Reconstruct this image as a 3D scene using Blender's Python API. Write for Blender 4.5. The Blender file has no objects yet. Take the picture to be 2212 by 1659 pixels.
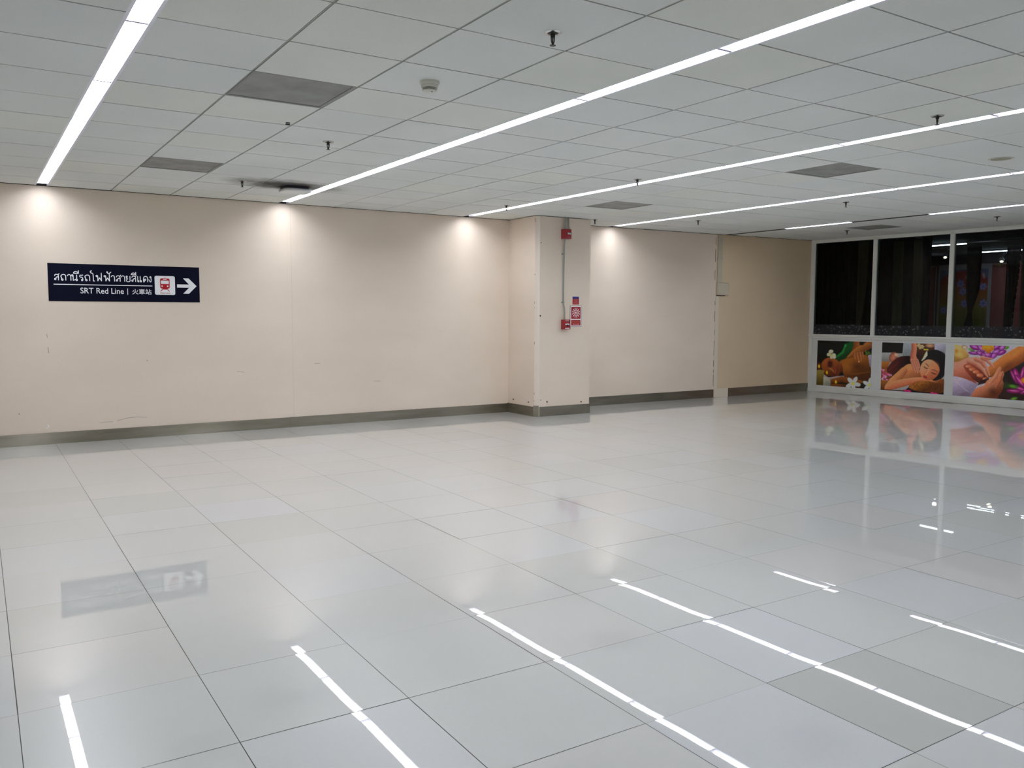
import bpy, bmesh, math, random
import numpy as np
from mathutils import Matrix, Vector

random.seed(7)
SC = bpy.context.scene
COL = SC.collection
CH = 2.6865                       # ceiling height at the left part of the hall


def zc(x):                        # the ceiling climbs a touch towards the shopfront
    return CH + max(0.0, x - 5.0) * 0.005


# ------------------------------------------------------------------ materials
def lin(c):
    out = []
    for v in c:
        v /= 255.0
        out.append(v / 12.92 if v <= 0.04045 else ((v + 0.055) / 1.055) ** 2.4)
    return out


def mat(name, col=(0.8, 0.8, 0.8), rough=0.5, metal=0.0, spec=0.5, coat=0.0, coat_r=0.03, emit=None, es=0.0):
    m = bpy.data.materials.new(name)
    m.use_nodes = True
    b = m.node_tree.nodes['Principled BSDF']
    b.inputs['Base Color'].default_value = (*col[:3], 1)
    b.inputs['Roughness'].default_value = rough
    b.inputs['Metallic'].default_value = metal
    b.inputs['Specular IOR Level'].default_value = spec
    b.inputs['Coat Weight'].default_value = coat
    b.inputs['Coat Roughness'].default_value = coat_r
    if emit:
        b.inputs['Emission Color'].default_value = (*emit, 1)
        b.inputs['Emission Strength'].default_value = es
    return m


def nd(m, t, **kw):
    n = m.node_tree.nodes.new(t)
    for k, v in kw.items():
        setattr(n, k, v)
    return n


def lk(m, a, b):
    m.node_tree.links.new(a, b)


def mottle(m, c1, c2, scale=1.5, detail=4.0, lo=0.35, hi=0.65, c3=None, scale3=40.0, amt3=0.15, stretch=(1, 1, 1)):
    """base colour drifting between two tones by noise, with an optional fine grain"""
    b = m.node_tree.nodes['Principled BSDF']
    tc = nd(m, 'ShaderNodeTexCoord')
    mp = nd(m, 'ShaderNodeMapping')
    mp.inputs['Scale'].default_value = stretch
    lk(m, tc.outputs['Object'], mp.inputs['Vector'])
    n = nd(m, 'ShaderNodeTexNoise')
    n.inputs['Scale'].default_value = scale
    n.inputs['Detail'].default_value = detail
    lk(m, mp.outputs['Vector'], n.inputs['Vector'])
    r = nd(m, 'ShaderNodeValToRGB')
    r.color_ramp.elements[0].position = lo
    r.color_ramp.elements[1].position = hi
    r.color_ramp.elements[0].color = (*c1, 1)
    r.color_ramp.elements[1].color = (*c2, 1)
    lk(m, n.outputs['Fac'], r.inputs['Fac'])
    out = r.outputs['Color']
    if c3:
        n2 = nd(m, 'ShaderNodeTexNoise')
        n2.inputs['Scale'].default_value = scale3
        n2.inputs['Detail'].default_value = 3
        lk(m, mp.outputs['Vector'], n2.inputs['Vector'])
        r2 = nd(m, 'ShaderNodeMapRange')
        r2.inputs[1].default_value = 0.45
        r2.inputs[2].default_value = 0.75
        r2.inputs[4].default_value = amt3
        lk(m, n2.outputs['Fac'], r2.inputs[0])
        mx = nd(m, 'ShaderNodeMix', data_type='RGBA')
        lk(m, r2.outputs[0], mx.inputs[0])
        lk(m, out, mx.inputs[6])
        mx.inputs[7].default_value = (*c3, 1)
        out = mx.outputs[2]
    lk(m, out, b.inputs['Base Color'])
    return m, mp, out


M = {}
# wall covering: warm beige with faint scuffs and a dirtier band low down
M['wall'], _, _ = mottle(mat('beige_wall_covering', rough=0.75, spec=0.25), (0.77, 0.66, 0.545), (0.82, 0.71, 0.60), 0.9,
                         5, 0.3, 0.7, (0.54, 0.44, 0.35), 55.0, 0.10, (1, 1, 2.2))
M['wall_far'], _, _ = mottle(mat('olive_beige_wall_paint', rough=0.75, spec=0.25), (0.70, 0.55, 0.375), (0.76, 0.61, 0.42), 0.8,
                             5, 0.3, 0.7, (0.44, 0.36, 0.25), 40.0, 0.10)
M['patch'] = mat('filled_grey_beige_patch', (0.56, 0.50, 0.39), 0.8)
M['plinth'] = mat('cream_plaster', (0.74, 0.66, 0.54), 0.7)
M['crack'] = mat('dark_joint', (0.05, 0.04, 0.03), 0.9)
M['shadow_gap'] = mat('shadow_gap_dark', (0.03, 0.026, 0.022), 0.7)  # dark tone standing in for the shade in the top joints
M['guard'] = mat('painted_corner_guard', (0.78, 0.70, 0.60), 0.45)
M['tile'], _, _ = mottle(mat('ceiling_tile', rough=0.85, spec=0.2), (0.68, 0.695, 0.67), (0.74, 0.75, 0.73), 1.2, 3, 0.3,
                         0.7, (0.5, 0.5, 0.47), 120, 0.12)
M['tile_b'], _, _ = mottle(mat('yellowed_ceiling_tile', rough=0.85, spec=0.2), (0.69, 0.70, 0.65), (0.745, 0.75, 0.70), 1.2, 3,
                           0.3, 0.7, (0.5, 0.5, 0.45), 120, 0.12)
M['tile_c'], _, _ = mottle(mat('bluish_ceiling_tile', rough=0.85, spec=0.2), (0.67, 0.687, 0.668), (0.725, 0.74, 0.722), 1.2, 3,
                           0.3, 0.7, (0.5, 0.5, 0.5), 120, 0.12)
M['grid'] = mat('ceiling_grid_grey', (0.10, 0.105, 0.095), 0.6)
M['gap'] = mat('ceiling_gap', (0.03, 0.03, 0.028), 0.9)
M['diff'] = mat('light_diffuser', (0.9, 0.9, 0.9), 0.5, emit=(0.90, 0.93, 1.0), es=29.5)
M['house'] = mat('light_housing', (0.78, 0.78, 0.86), 0.35)
M['cap'] = mat('light_end_cap', (0.42, 0.40, 0.55), 0.5)
M['unlit'] = mat('unlit_slot', (0.05, 0.05, 0.045), 0.5)
M['grout'] = mat('floor_grout', (0.13, 0.12, 0.105), 0.8)


def floor_mat(name, c1, c2):
    m = mat(name, rough=0.31, spec=0.5, coat=1.0, coat_r=0.012)
    m.node_tree.nodes['Principled BSDF'].inputs['Coat IOR'].default_value = 1.5
    mottle(m, c1, c2, 1.1, 4, 0.3, 0.7, (0.42, 0.41, 0.39), 60, 0.05)
    return m


M['f_a'] = floor_mat('porcelain_tile', (0.615, 0.63, 0.61), (0.65, 0.66, 0.64))
M['f_b'] = floor_mat('porcelain_tile_bluish', (0.62, 0.64, 0.635), (0.66, 0.675, 0.675))
M['f_c'] = floor_mat('porcelain_tile_greenish', (0.585, 0.60, 0.57), (0.625, 0.635, 0.605))
M['f_d'] = floor_mat('porcelain_tile_warm', (0.63, 0.63, 0.605), (0.665, 0.66, 0.635))


M['f_e'] = floor_mat('porcelain_tile_grey_green', (0.50, 0.51, 0.475), (0.53, 0.54, 0.505))
M['f_f'] = floor_mat('porcelain_tile_pale_blue', (0.63, 0.65, 0.665), (0.665, 0.685, 0.70))


def steel_mat():
    m = mat('brushed_steel', (0.42, 0.40, 0.36), 0.34, metal=1.0)
    b = m.node_tree.nodes['Principled BSDF']
    b.inputs['Anisotropic'].default_value = 0.92
    t = nd(m, 'ShaderNodeTangent', direction_type='UV_MAP')
    lk(m, t.outputs[0], b.inputs['Tangent'])
    b.inputs['Anisotropic Rotation'].default_value = 0.25
    mottle(m, (0.235, 0.216, 0.172), (0.315, 0.292, 0.242), 2.0, 4, 0.3, 0.7, stretch=(1, 1, 8))
    return m


M['steel'] = steel_mat()
M['frame'], _, _ = mottle(mat('white_aluminium', rough=0.4, spec=0.4), (0.80, 0.81, 0.76), (0.85, 0.855, 0.81), 3)
M['panel'], _, _ = mottle(mat('white_panel_film', rough=0.45, spec=0.4), (0.79, 0.81, 0.80), (0.84, 0.855, 0.85), 2)
M['navy'] = mat('navy_sign_film', (0.0035, 0.0042, 0.016), 0.5, spec=0.08)
M['white'] = mat('white_lettering', (0.93, 0.94, 0.95), 0.5, spec=0.2)
M['signred'] = mat('red_lettering', lin((180, 30, 40)), 0.5, spec=0.2)
M['red'] = mat('fire_red_metal', (0.30, 0.012, 0.018), 0.38)
M['redsign'] = mat('fire_red_sign', (0.36, 0.016, 0.022), 0.4)
M['orange'] = mat('orange_lettering', (0.62, 0.16, 0.06), 0.5)
M['blue'] = mat('blue_print', (0.03, 0.03, 0.22), 0.5)
M['black'] = mat('black_plastic', (0.012, 0.012, 0.013), 0.45)
M['conduit'] = mat('galvanised_conduit', (0.33, 0.35, 0.31), 0.4, metal=0.35)
M['chrome'] = mat('chrome', (0.55, 0.55, 0.54), 0.18, metal=1.0)
M['bronze'] = mat('dark_sprinkler_metal', (0.035, 0.033, 0.03), 0.35, metal=0.6)
M['detector'] = mat('ivory_plastic', (0.62, 0.62, 0.54), 0.45)
M['ap'] = mat('white_plastic', (0.72, 0.73, 0.72), 0.4)
M['louvre'] = mat('dark_slot_plastic', (0.05, 0.05, 0.075), 0.5)
M['screw'] = mat('screw_head', (0.07, 0.06, 0.055), 0.4, metal=0.7)
M['speaker'] = mat('speaker_mesh', (0.30, 0.29, 0.22), 0.6)


def grille_mat():
    m = mat('perforated_grey_metal', (0.2, 0.2, 0.19), 0.6)
    b = m.node_tree.nodes['Principled BSDF']
    tc = nd(m, 'ShaderNodeTexCoord')
    v = nd(m, 'ShaderNodeTexVoronoi')
    v.inputs['Scale'].default_value = 95
    v.inputs['Randomness'].default_value = 0.0
    lk(m, tc.outputs['Object'], v.inputs['Vector'])
    r = nd(m, 'ShaderNodeValToRGB')
    r.color_ramp.elements[0].position = 0.30
    r.color_ramp.elements[1].position = 0.42
    r.color_ramp.elements[0].color = (0.05, 0.05, 0.05, 1)
    r.color_ramp.elements[1].color = (0.28, 0.28, 0.262, 1)
    lk(m, v.outputs['Distance'], r.inputs['Fac'])
    n = nd(m, 'ShaderNodeTexNoise')
    n.inputs['Scale'].default_value = 5
    n.inputs['Detail'].default_value = 6
    lk(m, tc.outputs['Object'], n.inputs['Vector'])
    mr = nd(m, 'ShaderNodeMapRange')
    mr.inputs[1].default_value = 0.4
    mr.inputs[2].default_value = 0.72
    mr.inputs[4].default_value = 0.55
    lk(m, n.outputs['Fac'], mr.inputs[0])
    mx = nd(m, 'ShaderNodeMix', data_type='RGBA')
    lk(m, mr.outputs[0], mx.inputs[0])
    lk(m, r.outputs['Color'], mx.inputs[6])
    mx.inputs[7].default_value = (0.11, 0.105, 0.1, 1)
    lk(m, mx.outputs[2], b.inputs['Base Color'])
    return m


M['grille'] = grille_mat()


def glass_mat():
    m = bpy.data.materials.new('shop_glass')
    m.use_nodes = True
    nt = m.node_tree
    nt.nodes.remove(nt.nodes['Principled BSDF'])
    out = nt.nodes['Material Output']
    tr = nd(m, 'ShaderNodeBsdfTransparent')
    tr.inputs[0].default_value = (0.50, 0.55, 0.54, 1)
    gl = nd(m, 'ShaderNodeBsdfGlossy')
    gl.inputs['Roughness'].default_value = 0.02
    mx = nd(m, 'ShaderNodeMixShader')
    mx.inputs[0].default_value = 0.012
    lk(m, tr.outputs[0], mx.inputs[1])
    lk(m, gl.outputs[0], mx.inputs[2])
    lk(m, mx.outputs[0], out.inputs[0])
    return m


def film_mat():
    m = bpy.data.materials.new('frosted_flower_film')
    m.use_nodes = True
    nt = m.node_tree
    out = nt.nodes['Material Output']
    b = nt.nodes['Principled BSDF']
    b.inputs['Roughness'].default_value = 0.7
    tr = nd(m, 'ShaderNodeBsdfTransparent')
    tr.inputs[0].default_value = (0.55, 0.58, 0.6, 1)
    tc = nd(m, 'ShaderNodeTexCoord')
    v = nd(m, 'ShaderNodeTexVoronoi')
    v.inputs['Scale'].default_value = 22
    lk(m, tc.outputs['Object'], v.inputs['Vector'])
    n = nd(m, 'ShaderNodeTexNoise')
    n.inputs['Scale'].default_value = 55
    lk(m, tc.outputs['Object'], n.inputs['Vector'])
    a = nd(m, 'ShaderNodeMath', operation='MULTIPLY_ADD')
    lk(m, n.outputs['Fac'], a.inputs[0])
    a.inputs[1].default_value = 0.5
    lk(m, v.outputs['Distance'], a.inputs[2])
    r = nd(m, 'ShaderNodeValToRGB')
    r.color_ramp.elements[0].position = 0.42
    r.color_ramp.elements[1].position = 0.62
    r.color_ramp.elements[0].color = (0.42, 0.42, 0.42, 1)
    r.color_ramp.elements[1].color = (0.10, 0.10, 0.10, 1)
    lk(m, a.outputs[0], r.inputs['Fac'])
    b.inputs['Base Color'].default_value = (0.27, 0.27, 0.285, 1)
    mx = nd(m, 'ShaderNodeMixShader')
    lk(m, r.outputs['Color'], mx.inputs[0])
    lk(m, tr.outputs[0], mx.inputs[1])
    lk(m, b.outputs[0], mx.inputs[2])
    lk(m, mx.outputs[0], out.inputs[0])
    return m


M['glass'] = glass_mat()
M['film'] = film_mat()
M['shop_ceil'] = mat('shop_ceiling', (0.10, 0.16, 0.15), 0.8)
M['shop_wall'] = mat('shop_dark_wall', (0.06, 0.05, 0.07), 0.9)
M['shop_floor'] = mat('shop_floor', (0.10, 0.07, 0.05), 0.5)
M['redwall'], _, _ = mottle(mat('red_wallpaper', rough=0.7), (0.36, 0.085, 0.09), (0.44, 0.11, 0.10), 3)
M['mould'] = mat('grey_moulding', (0.55, 0.5, 0.52), 0.5)
M['gold'] = mat('dull_gold_ornament', (0.45, 0.36, 0.14), 0.5)


def curtain_mat(name, c):
    m = mat(name, c, 0.95, spec=0.1)
    mottle(m, tuple(v * 0.75 for v in c), tuple(min(1, v * 1.25) for v in c), 4, 4, 0.3, 0.7, stretch=(1, 1, 0.2))
    return m


M['cur_black'] = curtain_mat('black_curtain', (0.018, 0.020, 0.026))
M['cur_green'] = curtain_mat('dark_green_curtain', (0.022, 0.034, 0.030))
M['cur_brown'] = curtain_mat('brown_curtain', (0.19, 0.16, 0.09))
M['cur_maroon'] = curtain_mat('maroon_curtain', (0.07, 0.03, 0.035))
M['tube'] = mat('shop_tube_light', (0.9, 0.9, 0.9), 0.5, emit=(0.82, 0.86, 1.0), es=26.0)
M['spot_lens'] = mat('spot_lens', (0.9, 0.9, 0.8), 0.5, emit=(1.0, 0.85, 0.55), es=8.0)
M['spot'] = mat('spot_body', (0.5, 0.55, 0.62), 0.35, metal=0.5)
M['bead'] = mat('bead_trim', (0.45, 0.42, 0.28), 0.5)


# ------------------------------------------------------------------ mesh helpers
class MB:
    def __init__(s):
        s.v, s.f, s.m, s.mats = [], [], [], []

    def mi(s, m):
        if m not in s.mats:
            s.mats.append(m)
        return s.mats.index(m)

    def face(s, pts, m):
        k = len(s.v)
        s.v += [tuple(p) for p in pts]
        s.f.append(tuple(range(k, k + len(pts))))
        s.m.append(s.mi(m))

    def box(s, x0, x1, y0, y1, z0, z1, m, skip=''):
        k = len(s.v)
        s.v += [(x, y, z) for z in (z0, z1) for y in (y0, y1) for x in (x0, x1)]
        F = {'b': (0, 2, 3, 1), 't': (4, 5, 7, 6), 'f': (0, 1, 5, 4), 'k': (2, 6, 7, 3), 'l': (0, 4, 6, 2), 'r': (1, 3, 7, 5)}
        for n, q in F.items():
            if n not in skip:
                s.f.append(tuple(k + i for i in q))
                s.m.append(s.mi(m))

    def prism(s, pts, axis, a, b, m):
        """polygon pts (2-D) swept along axis 'x','y' or 'z' from a to b"""
        def P(p, w):
            return {'x': (w, p[0], p[1]), 'y': (p[0], w, p[1]), 'z': (p[0], p[1], w)}[axis]
        k = len(s.v)
        n = len(pts)
        s.v += [P(p, a) for p in pts] + [P(p, b) for p in pts]
        i = s.mi(m)
        s.f += [tuple(k + q for q in reversed(range(n))), tuple(k + n + q for q in range(n))]
        s.m += [i, i]
        for q in range(n):
            r = (q + 1) % n
            s.f.append((k + q, k + r, k + n + r, k + n + q))
            s.m.append(i)

    def lathe(s, prof, c, m, n=24):
        """profile [(r, z)] spun about z at c"""
        k = len(s.v)
        i = s.mi(m)
        for r, z in prof:
            for q in range(n):
                a = 2 * math.pi * q / n
                s.v.append((c[0] + r * math.cos(a), c[1] + r * math.sin(a), c[2] + z))
        for p in range(len(prof) - 1):
            for q in range(n):
                r = (q + 1) % n
                s.f.append((k + p * n + q, k + p * n + r, k + (p + 1) * n + r, k + (p + 1) * n + q))
                s.m.append(i)
        for p, rev in ((0, True), (len(prof) - 1, False)):
            if prof[p][0] > 1e-6:
                ids = [k + p * n + q for q in range(n)]
                s.f.append(tuple(reversed(ids)) if rev else tuple(ids))
                s.m.append(i)

    def tube(s, path, r, m, n=12):
        k = len(s.v)
        i = s.mi(m)
        P = [Vector(p) for p in path]
        rr = r if isinstance(r, (list, tuple)) else [r] * len(P)
        for j, p in enumerate(P):
            d = (P[min(j + 1, len(P) - 1)] - P[max(j - 1, 0)]).normalized()
            a = d.orthogonal().normalized() if j == 0 else (a - d * a.dot(d)).normalized()
            b = d.cross(a)
            for q in range(n):
                t = 2 * math.pi * q / n
                s.v.append(tuple(p + (a * math.cos(t) + b * math.sin(t)) * rr[j]))
        for j in range(len(P) - 1):
            for q in range(n):
                w = (q + 1) % n
                s.f.append((k + j * n + q, k + j * n + w, k + (j + 1) * n + w, k + (j + 1) * n + q))
                s.m.append(i)
        s.f += [tuple(k + q for q in reversed(range(n))), tuple(k + (len(P) - 1) * n + q for q in range(n))]
        s.m += [i, i]

    def mesh(s, name, smooth=False, bevel=0):
        me = bpy.data.meshes.new(name)
        me.from_pydata(s.v, [], s.f)
        for m in s.mats:
            me.materials.append(m)
        me.polygons.foreach_set('material_index', s.m)
        me.polygons.foreach_set('use_smooth', [smooth] * len(s.f))
        me.update()
        return me

    def build(s, name, parent=None, smooth=False, bevel=0, mw=None):
        o = bpy.data.objects.new(name, s.mesh(name, smooth))
        COL.objects.link(o)
        if mw is not None:
            o.matrix_world = mw
        if parent is not None:
            o.parent = parent
        if bevel:
            b = o.modifiers.new('bevel', 'BEVEL')
            b.width = bevel
            b.segments = 2
            b.limit_method = 'ANGLE'
        if smooth:
            try:
                o.data.shade_smooth()
                mod = o.modifiers.new('edge', 'EDGE_SPLIT')
                mod.split_angle = math.radians(40)
            except Exception:
                pass
        return o


def tag(o, label, cat, group=None):
    o['label'] = label
    o['category'] = cat
    if group:
        o['group'] = group
    return o


def thing(name, label, cat, loc=(0, 0, 0), group=None, mw=None):
    o = bpy.data.objects.new(name, None)
    COL.objects.link(o)
    o.empty_display_size = 0.1
    if mw is not None:
        o.matrix_world = mw
    else:
        o.location = loc
    return tag(o, label, cat, group)


def struct(o):
    o['kind'] = 'structure'
    return o


def dup(root, loc, label):
    r = root.copy()
    COL.objects.link(r)
    r.location = loc
    r['label'] = label
    for ch in list(root.children):
        c = ch.copy()
        COL.objects.link(c)
        c.parent = r
        for g in list(ch.children):
            d = g.copy()
            COL.objects.link(d)
            d.parent = c
    return r


# frame of the shopfront: (s along the front from the corner, d into the shop, h up)
P0 = Vector((11.55, 0, 0))
TV = Vector((0.30, -3.6, 0)).normalized()
DV = Vector((-TV.y, TV.x, 0))
GW = Matrix(((TV.x, DV.x, 0, P0.x), (TV.y, DV.y, 0, P0.y), (0, 0, 1, 0), (0, 0, 0, 1)))


def gw(s, d, h):
    return P0 + TV * s + DV * d + Vector((0, 0, h))


def front_x(y):
    return P0.x + TV.x / TV.y * y


YB = -16.0        # end of the hall behind the camera
XL = -6.0         # far left end

# ------------------------------------------------------------------ floor
def build_floor():
    PHI, FX, FY, T = -0.00645, -1.2231, -6.7787, 0.60022
    c, s = math.cos(PHI), math.sin(PHI)
    special = {(4, -2): 'f_f', (4, -3): 'f_e', (3, -3): 'f_f', (3, -2): 'f_a', (5, -2): 'f_a', (2, -2): 'f_a', (5, -3): 'f_c', (3, -4): 'f_a',
               (2, 1): 'f_b', (2, 4): 'f_f', (1, 4): 'f_b', (4, 1): 'f_b'}
    U = [0, 0.05, 0.16, 0.5, 0.84, 0.95, 1]
    E = [-0.00007, -0.00001, 0, 0, 0, -0.00001, -0.00007]
    nU = len(U)
    V, F, MI = [], [], []
    mats = [M['f_a'], M['f_b'], M['f_c'], M['f_d'], M['grout'], M['f_e'], M['f_f']]
    names = ['f_a', 'f_b', 'f_c', 'f_d', 'grout', 'f_e', 'f_f']

    def h(i, j, k):
        return random.Random(i * 7919 + j * 104729 + k * 1299709).random()

    def gap(i, j, k):                              # half joint, some laid tight
        q = h(i, j, k)
        if k == 31:
            return 0.0011 + 0.0006 * q
        return (0.0003 if q < 0.35 else 0.0009) + 0.0005 * q
    for i in range(-9, 24):
        for j in range(-17, 13):
            ga, gb = gap(i, j, 31), gap(i + 1, j, 31)
            gc, gd = gap(i, j, 32), gap(i, j + 1, 32)
            x0, x1 = FX + i * T + ga, FX + (i + 1) * T - gb
            y0, y1 = FY + j * T + gc, FY + (j + 1) * T - gd
            if y0 > -0.03 - s * x0 or y1 < YB - 0.3 or x0 > front_x(y1) + 0.05:
                continue
            y1 = min(y1, -s * 0.5 * (x0 + x1) / c - 0.004)
            tx, ty = (h(i, j, 1) - 0.5) * 0.0015, (h(i, j, 2) - 0.5) * 0.0015
            bow = (h(i, j, 3) - 0.5) * 0.00008
            z0 = (h(i, j, 4) - 0.5) * 0.0003
            k = len(V)
            for b in range(nU):
                for a in range(nU):
                    u, v = U[a] - 0.5, U[b] - 0.5
                    px, py = x0 + (x1 - x0) * U[a], y0 + (y1 - y0) * U[b]
                    wx, wy = c * px - s * py, s * px + c * py
                    wy = min(wy, 0.0)
                    wx = min(wx, front_x(wy) + 0.04)
                    V.append((wx, wy, z0 + tx * u * T + ty * v * T + E[a] + E[b] - bow * (u * u + v * v) * 2))
            if (i, j) in special:
                mi = names.index(special[(i, j)])
            else:
                q = h(i, j, 5)
                mi = 0 if q < 0.55 else (1 if q < 0.7 else (3 if q < 0.88 else 2))
            for b in range(nU - 1):
                for a in range(nU - 1):
                    w = k + b * nU + a
                    F.append((w, w + 1, w + nU + 1, w + nU))
                    MI.append(mi)
    k = len(V)
    V += [(XL, YB, -0.0022), (front_x(YB) + 0.04, YB, -0.0022), (front_x(0) + 0.04, 0, -0.0022), (XL, 0, -0.0022)]
    F.append((k, k + 1, k + 2, k + 3))
    MI.append(4)
    me = bpy.data.meshes.new('floor')
    me.from_pydata(V, [], F)
    for m in mats:
        me.materials.append(m)
    me.polygons.foreach_set('material_index', MI)
    me.polygons.foreach_set('use_smooth', [True] * len(F))
    o = bpy.data.objects.new('floor', me)
    COL.objects.link(o)
    struct(o)


build_floor()

# ------------------------------------------------------------------ ceiling
LX = [(-3.2, -3.1), (-0.71, -0.605), (1.797, 1.9), (4.3, 4.402), (6.803, 6.905), (9.31, 9.41)]
YS = [0.0] + [-0.569 - 0.6 * k for k in range(26)] + [YB]
VENTS = {(0.0, -5.369), (0.0, -2.369), (5.0, -5.369), (5.0, -2.369), (10.01, -2.369)}


def ceiling_columns():
    cols = []
    x = -0.71
    cols += [(-1.31, -0.71), (-1.91, -1.31), (-2.51, -1.91), (-3.1, -2.51), (-3.8, -3.2), (-4.4, -3.8), (-5.0, -4.4), (-5.6, -5.0), (XL, -5.6)]
    for a in range(1, 6):
        x0 = LX[a][1]
        x1 = LX[a + 1][0] if a < 5 else 13.0
        n = 4 if a < 5 else 6
        w = (x1 - x0) / n
        cols += [(x0 + w * k, x0 + w * (k + 1)) for k in range(n)]
    return cols


COLS = ceiling_columns()


def build_ceiling():
    b = MB()
    rnd = random.Random(5)
    yellow = {(2, 4), (1, 9)}
    for ci, (x0, x1) in enumerate(COLS):
        for k in range(len(YS) - 1):
            y1, y0 = YS[k], YS[k + 1]
            lim = front_x(0.5 * (y0 + y1))
            if x0 > lim + 0.02:
                continue
            vent = any(abs(x0 - vx) < 0.13 and abs(y0 - vy) < 0.1 for vx, vy in VENTS) and (abs(x0) < 0.13 or abs(x0 - 5.0) < 0.1 or 9.9 < x0 < 10.2)
            xe = min(x1, lim + 0.03)
            gx, gy = 0.0072, 0.0052
            if rnd.random() < 0.06:
                gy = 0.008
            q = rnd.random()
            m = M['tile_b'] if q < 0.12 else (M['tile_c'] if q < 0.36 else M['tile'])
            if abs(x0) < 0.1 and abs(y0 + 5.969) < 0.05:
                m = M['tile_b']
            z = zc(0.5 * (x0 + xe)) + rnd.uniform(-0.0006, 0.0006)
            if vent:
                continue
            b.box(x0 + gx, xe - gx, y0 + gy, (y1 - gy) if k else -0.012, z, z + 0.007, m, 't')
    # recessed grid seen in the joints, one strip per field between two light slots
    edges = [XL] + [e for p in LX for e in p] + [front_x(YB) + 0.03]
    for q in range(0, len(edges), 2):
        a, e = edges[q], edges[q + 1]
        if q == len(edges) - 2:
            za, ze = zc(a), zc(e)
            b.face([(a, 0, za + 0.0075), (front_x(0) + 0.03, 0, zc(11.6) + 0.0075), (e, YB, ze + 0.0075), (a, YB, za + 0.0075)], M['grid'])
        else:
            b.face([(a, 0, zc(a) + 0.0075), (e, 0, zc(e) + 0.0075), (e, YB, zc(e) + 0.0075), (a, YB, zc(a) + 0.0075)], M['grid'])
    # the exposed tee between two reveals on the main runners
    tee = mat('ceiling_tee', (0.5, 0.51, 0.48), 0.6)
    for x0, x1 in COLS:
        if x1 < 11.2 and not any(abs(x1 - p[0]) < 0.02 for p in LX):
            b.box(x1 - 0.0016, x1 + 0.0016, YB, -0.012, zc(x1) + 0.002, zc(x1) + 0.0076, tee, 't')
    o = b.build('ceiling')
    struct(o)
    # soot smudge round the white unit: a real stain on the tiles
    for m in (M['tile'], M['tile_b'], M['tile_c']):
        bs = m.node_tree.nodes['Principled BSDF']
        src = bs.inputs['Base Color'].links[0].from_socket
        tc = nd(m, 'ShaderNodeTexCoord')
        mp = nd(m, 'ShaderNodeMapping', vector_type='TEXTURE')
        mp.inputs['Location'].default_value = (1.46, -1.42, CH)
        mp.inputs['Rotation'].default_value = (0, 0, 0.15)
        mp.inputs['Scale'].default_value = (0.78, 0.44, 1)
        lk(m, tc.outputs['Object'], mp.inputs['Vector'])
        ln = nd(m, 'ShaderNodeVectorMath', operation='LENGTH')
        lk(m, mp.outputs[0], ln.inputs[0])
        n = nd(m, 'ShaderNodeTexNoise')
        n.inputs['Scale'].default_value = 6
        lk(m, tc.outputs['Object'], n.inputs['Vector'])
        ad = nd(m, 'ShaderNodeMath', operation='MULTIPLY_ADD')
        lk(m, n.outputs['Fac'], ad.inputs[0])
        ad.inputs[1].default_value = 0.5
        lk(m, ln.outputs['Value'], ad.inputs[2])
        mr = nd(m, 'ShaderNodeMapRange', interpolation_type='SMOOTHSTEP')
        mr.inputs[1].default_value = 0.45
        mr.inputs[2].default_value = 1.25
        mr.inputs[3].default_value = 0.93
        mr.inputs[4].default_value = 0.0
        lk(m, ad.outputs[0], mr.inputs[0])
        mx = nd(m, 'ShaderNodeMix', data_type='RGBA')
        lk(m, mr.outputs[0], mx.inputs[0])
        lk(m, src, mx.inputs[6])
        mx.inputs[7].default_value = (0.035, 0.028, 0.022, 1)
        lk(m, mx.outputs[2], bs.inputs['Base Color'])


build_ceiling()

# ------------------------------------------------------------------ walls
b = MB()
b.box(XL, 9.115, 0.0, 0.12, 0, 2.80, M['wall'])
b.box(9.115, 11.70, 0.0, 0.12, 0, 2.80, M['wall_far'])
b.box(1.949, 1.951, -0.0006, 0.0, 0.12, 2.68, mat('wall_seam', (0.58, 0.49, 0.41), 0.8))
wb = struct(b.build('wall_back'))
scuff, pale = mat('dark_scuff', (0.30, 0.25, 0.21), 0.8), mat('pale_chip', (0.85, 0.82, 0.77), 0.8)
for pts, r_, m_ in (([(-0.02, 0.205), (0.07, 0.228), (0.18, 0.236), (0.28, 0.226)], 0.0022, scuff), ([(-0.20, 0.192), (-0.12, 0.20), (-0.06, 0.199)], 0.0016, scuff),
                    ([(-0.658, 1.02), (-0.655, 0.96)], 0.003, scuff), ([(-0.664, 1.16), (-0.66, 1.12)], 0.002, scuff), ([(0.30, 0.86), (0.31, 0.852)], 0.004, scuff),
                    ([(-0.95, 0.34), (-0.94, 0.335)], 0.005, scuff), ([(1.28, 0.70), (1.36, 0.69)], 0.002, scuff), ([(2.22, 0.77), (2.29, 0.765)], 0.002, scuff),
                    ([(3.0, 0.52), (3.1, 0.515)], 0.002, scuff), ([(-0.70, 0.165), (-0.68, 0.19), (-0.69, 0.21)], 0.006, pale), ([(-0.06, 0.178), (-0.05, 0.20)], 0.004, pale)):
    b = MB()
    b.tube([(p[0], 0.0, p[1]) for p in pts], r_, m_, 8)
    for i_, v_ in enumerate(b.v):
        b.v[i_] = (v_[0], max(-0.0006, min(0.0, v_[1])), v_[2])
    b.build('scuff_mark', wb)
b = MB()
b.box(XL, 5.0, -0.008, 0.0, CH - 0.0045, CH + 0.03, M['shadow_gap'])  # dark strip painted in for the shadow gap between wall and ceiling
b.prism([(5.0, CH - 0.0045), (11.62, zc(11.62) - 0.0045), (11.62, zc(11.62) + 0.03), (5.0, CH + 0.03)], 'y', -0.008, 0.0, M['shadow_gap'])
struct(b.build('shadow_gap_strip'))
b = MB()
b.box(XL - 0.12, XL, YB, 0.12, 0, 2.8, M['wall'])
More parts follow.
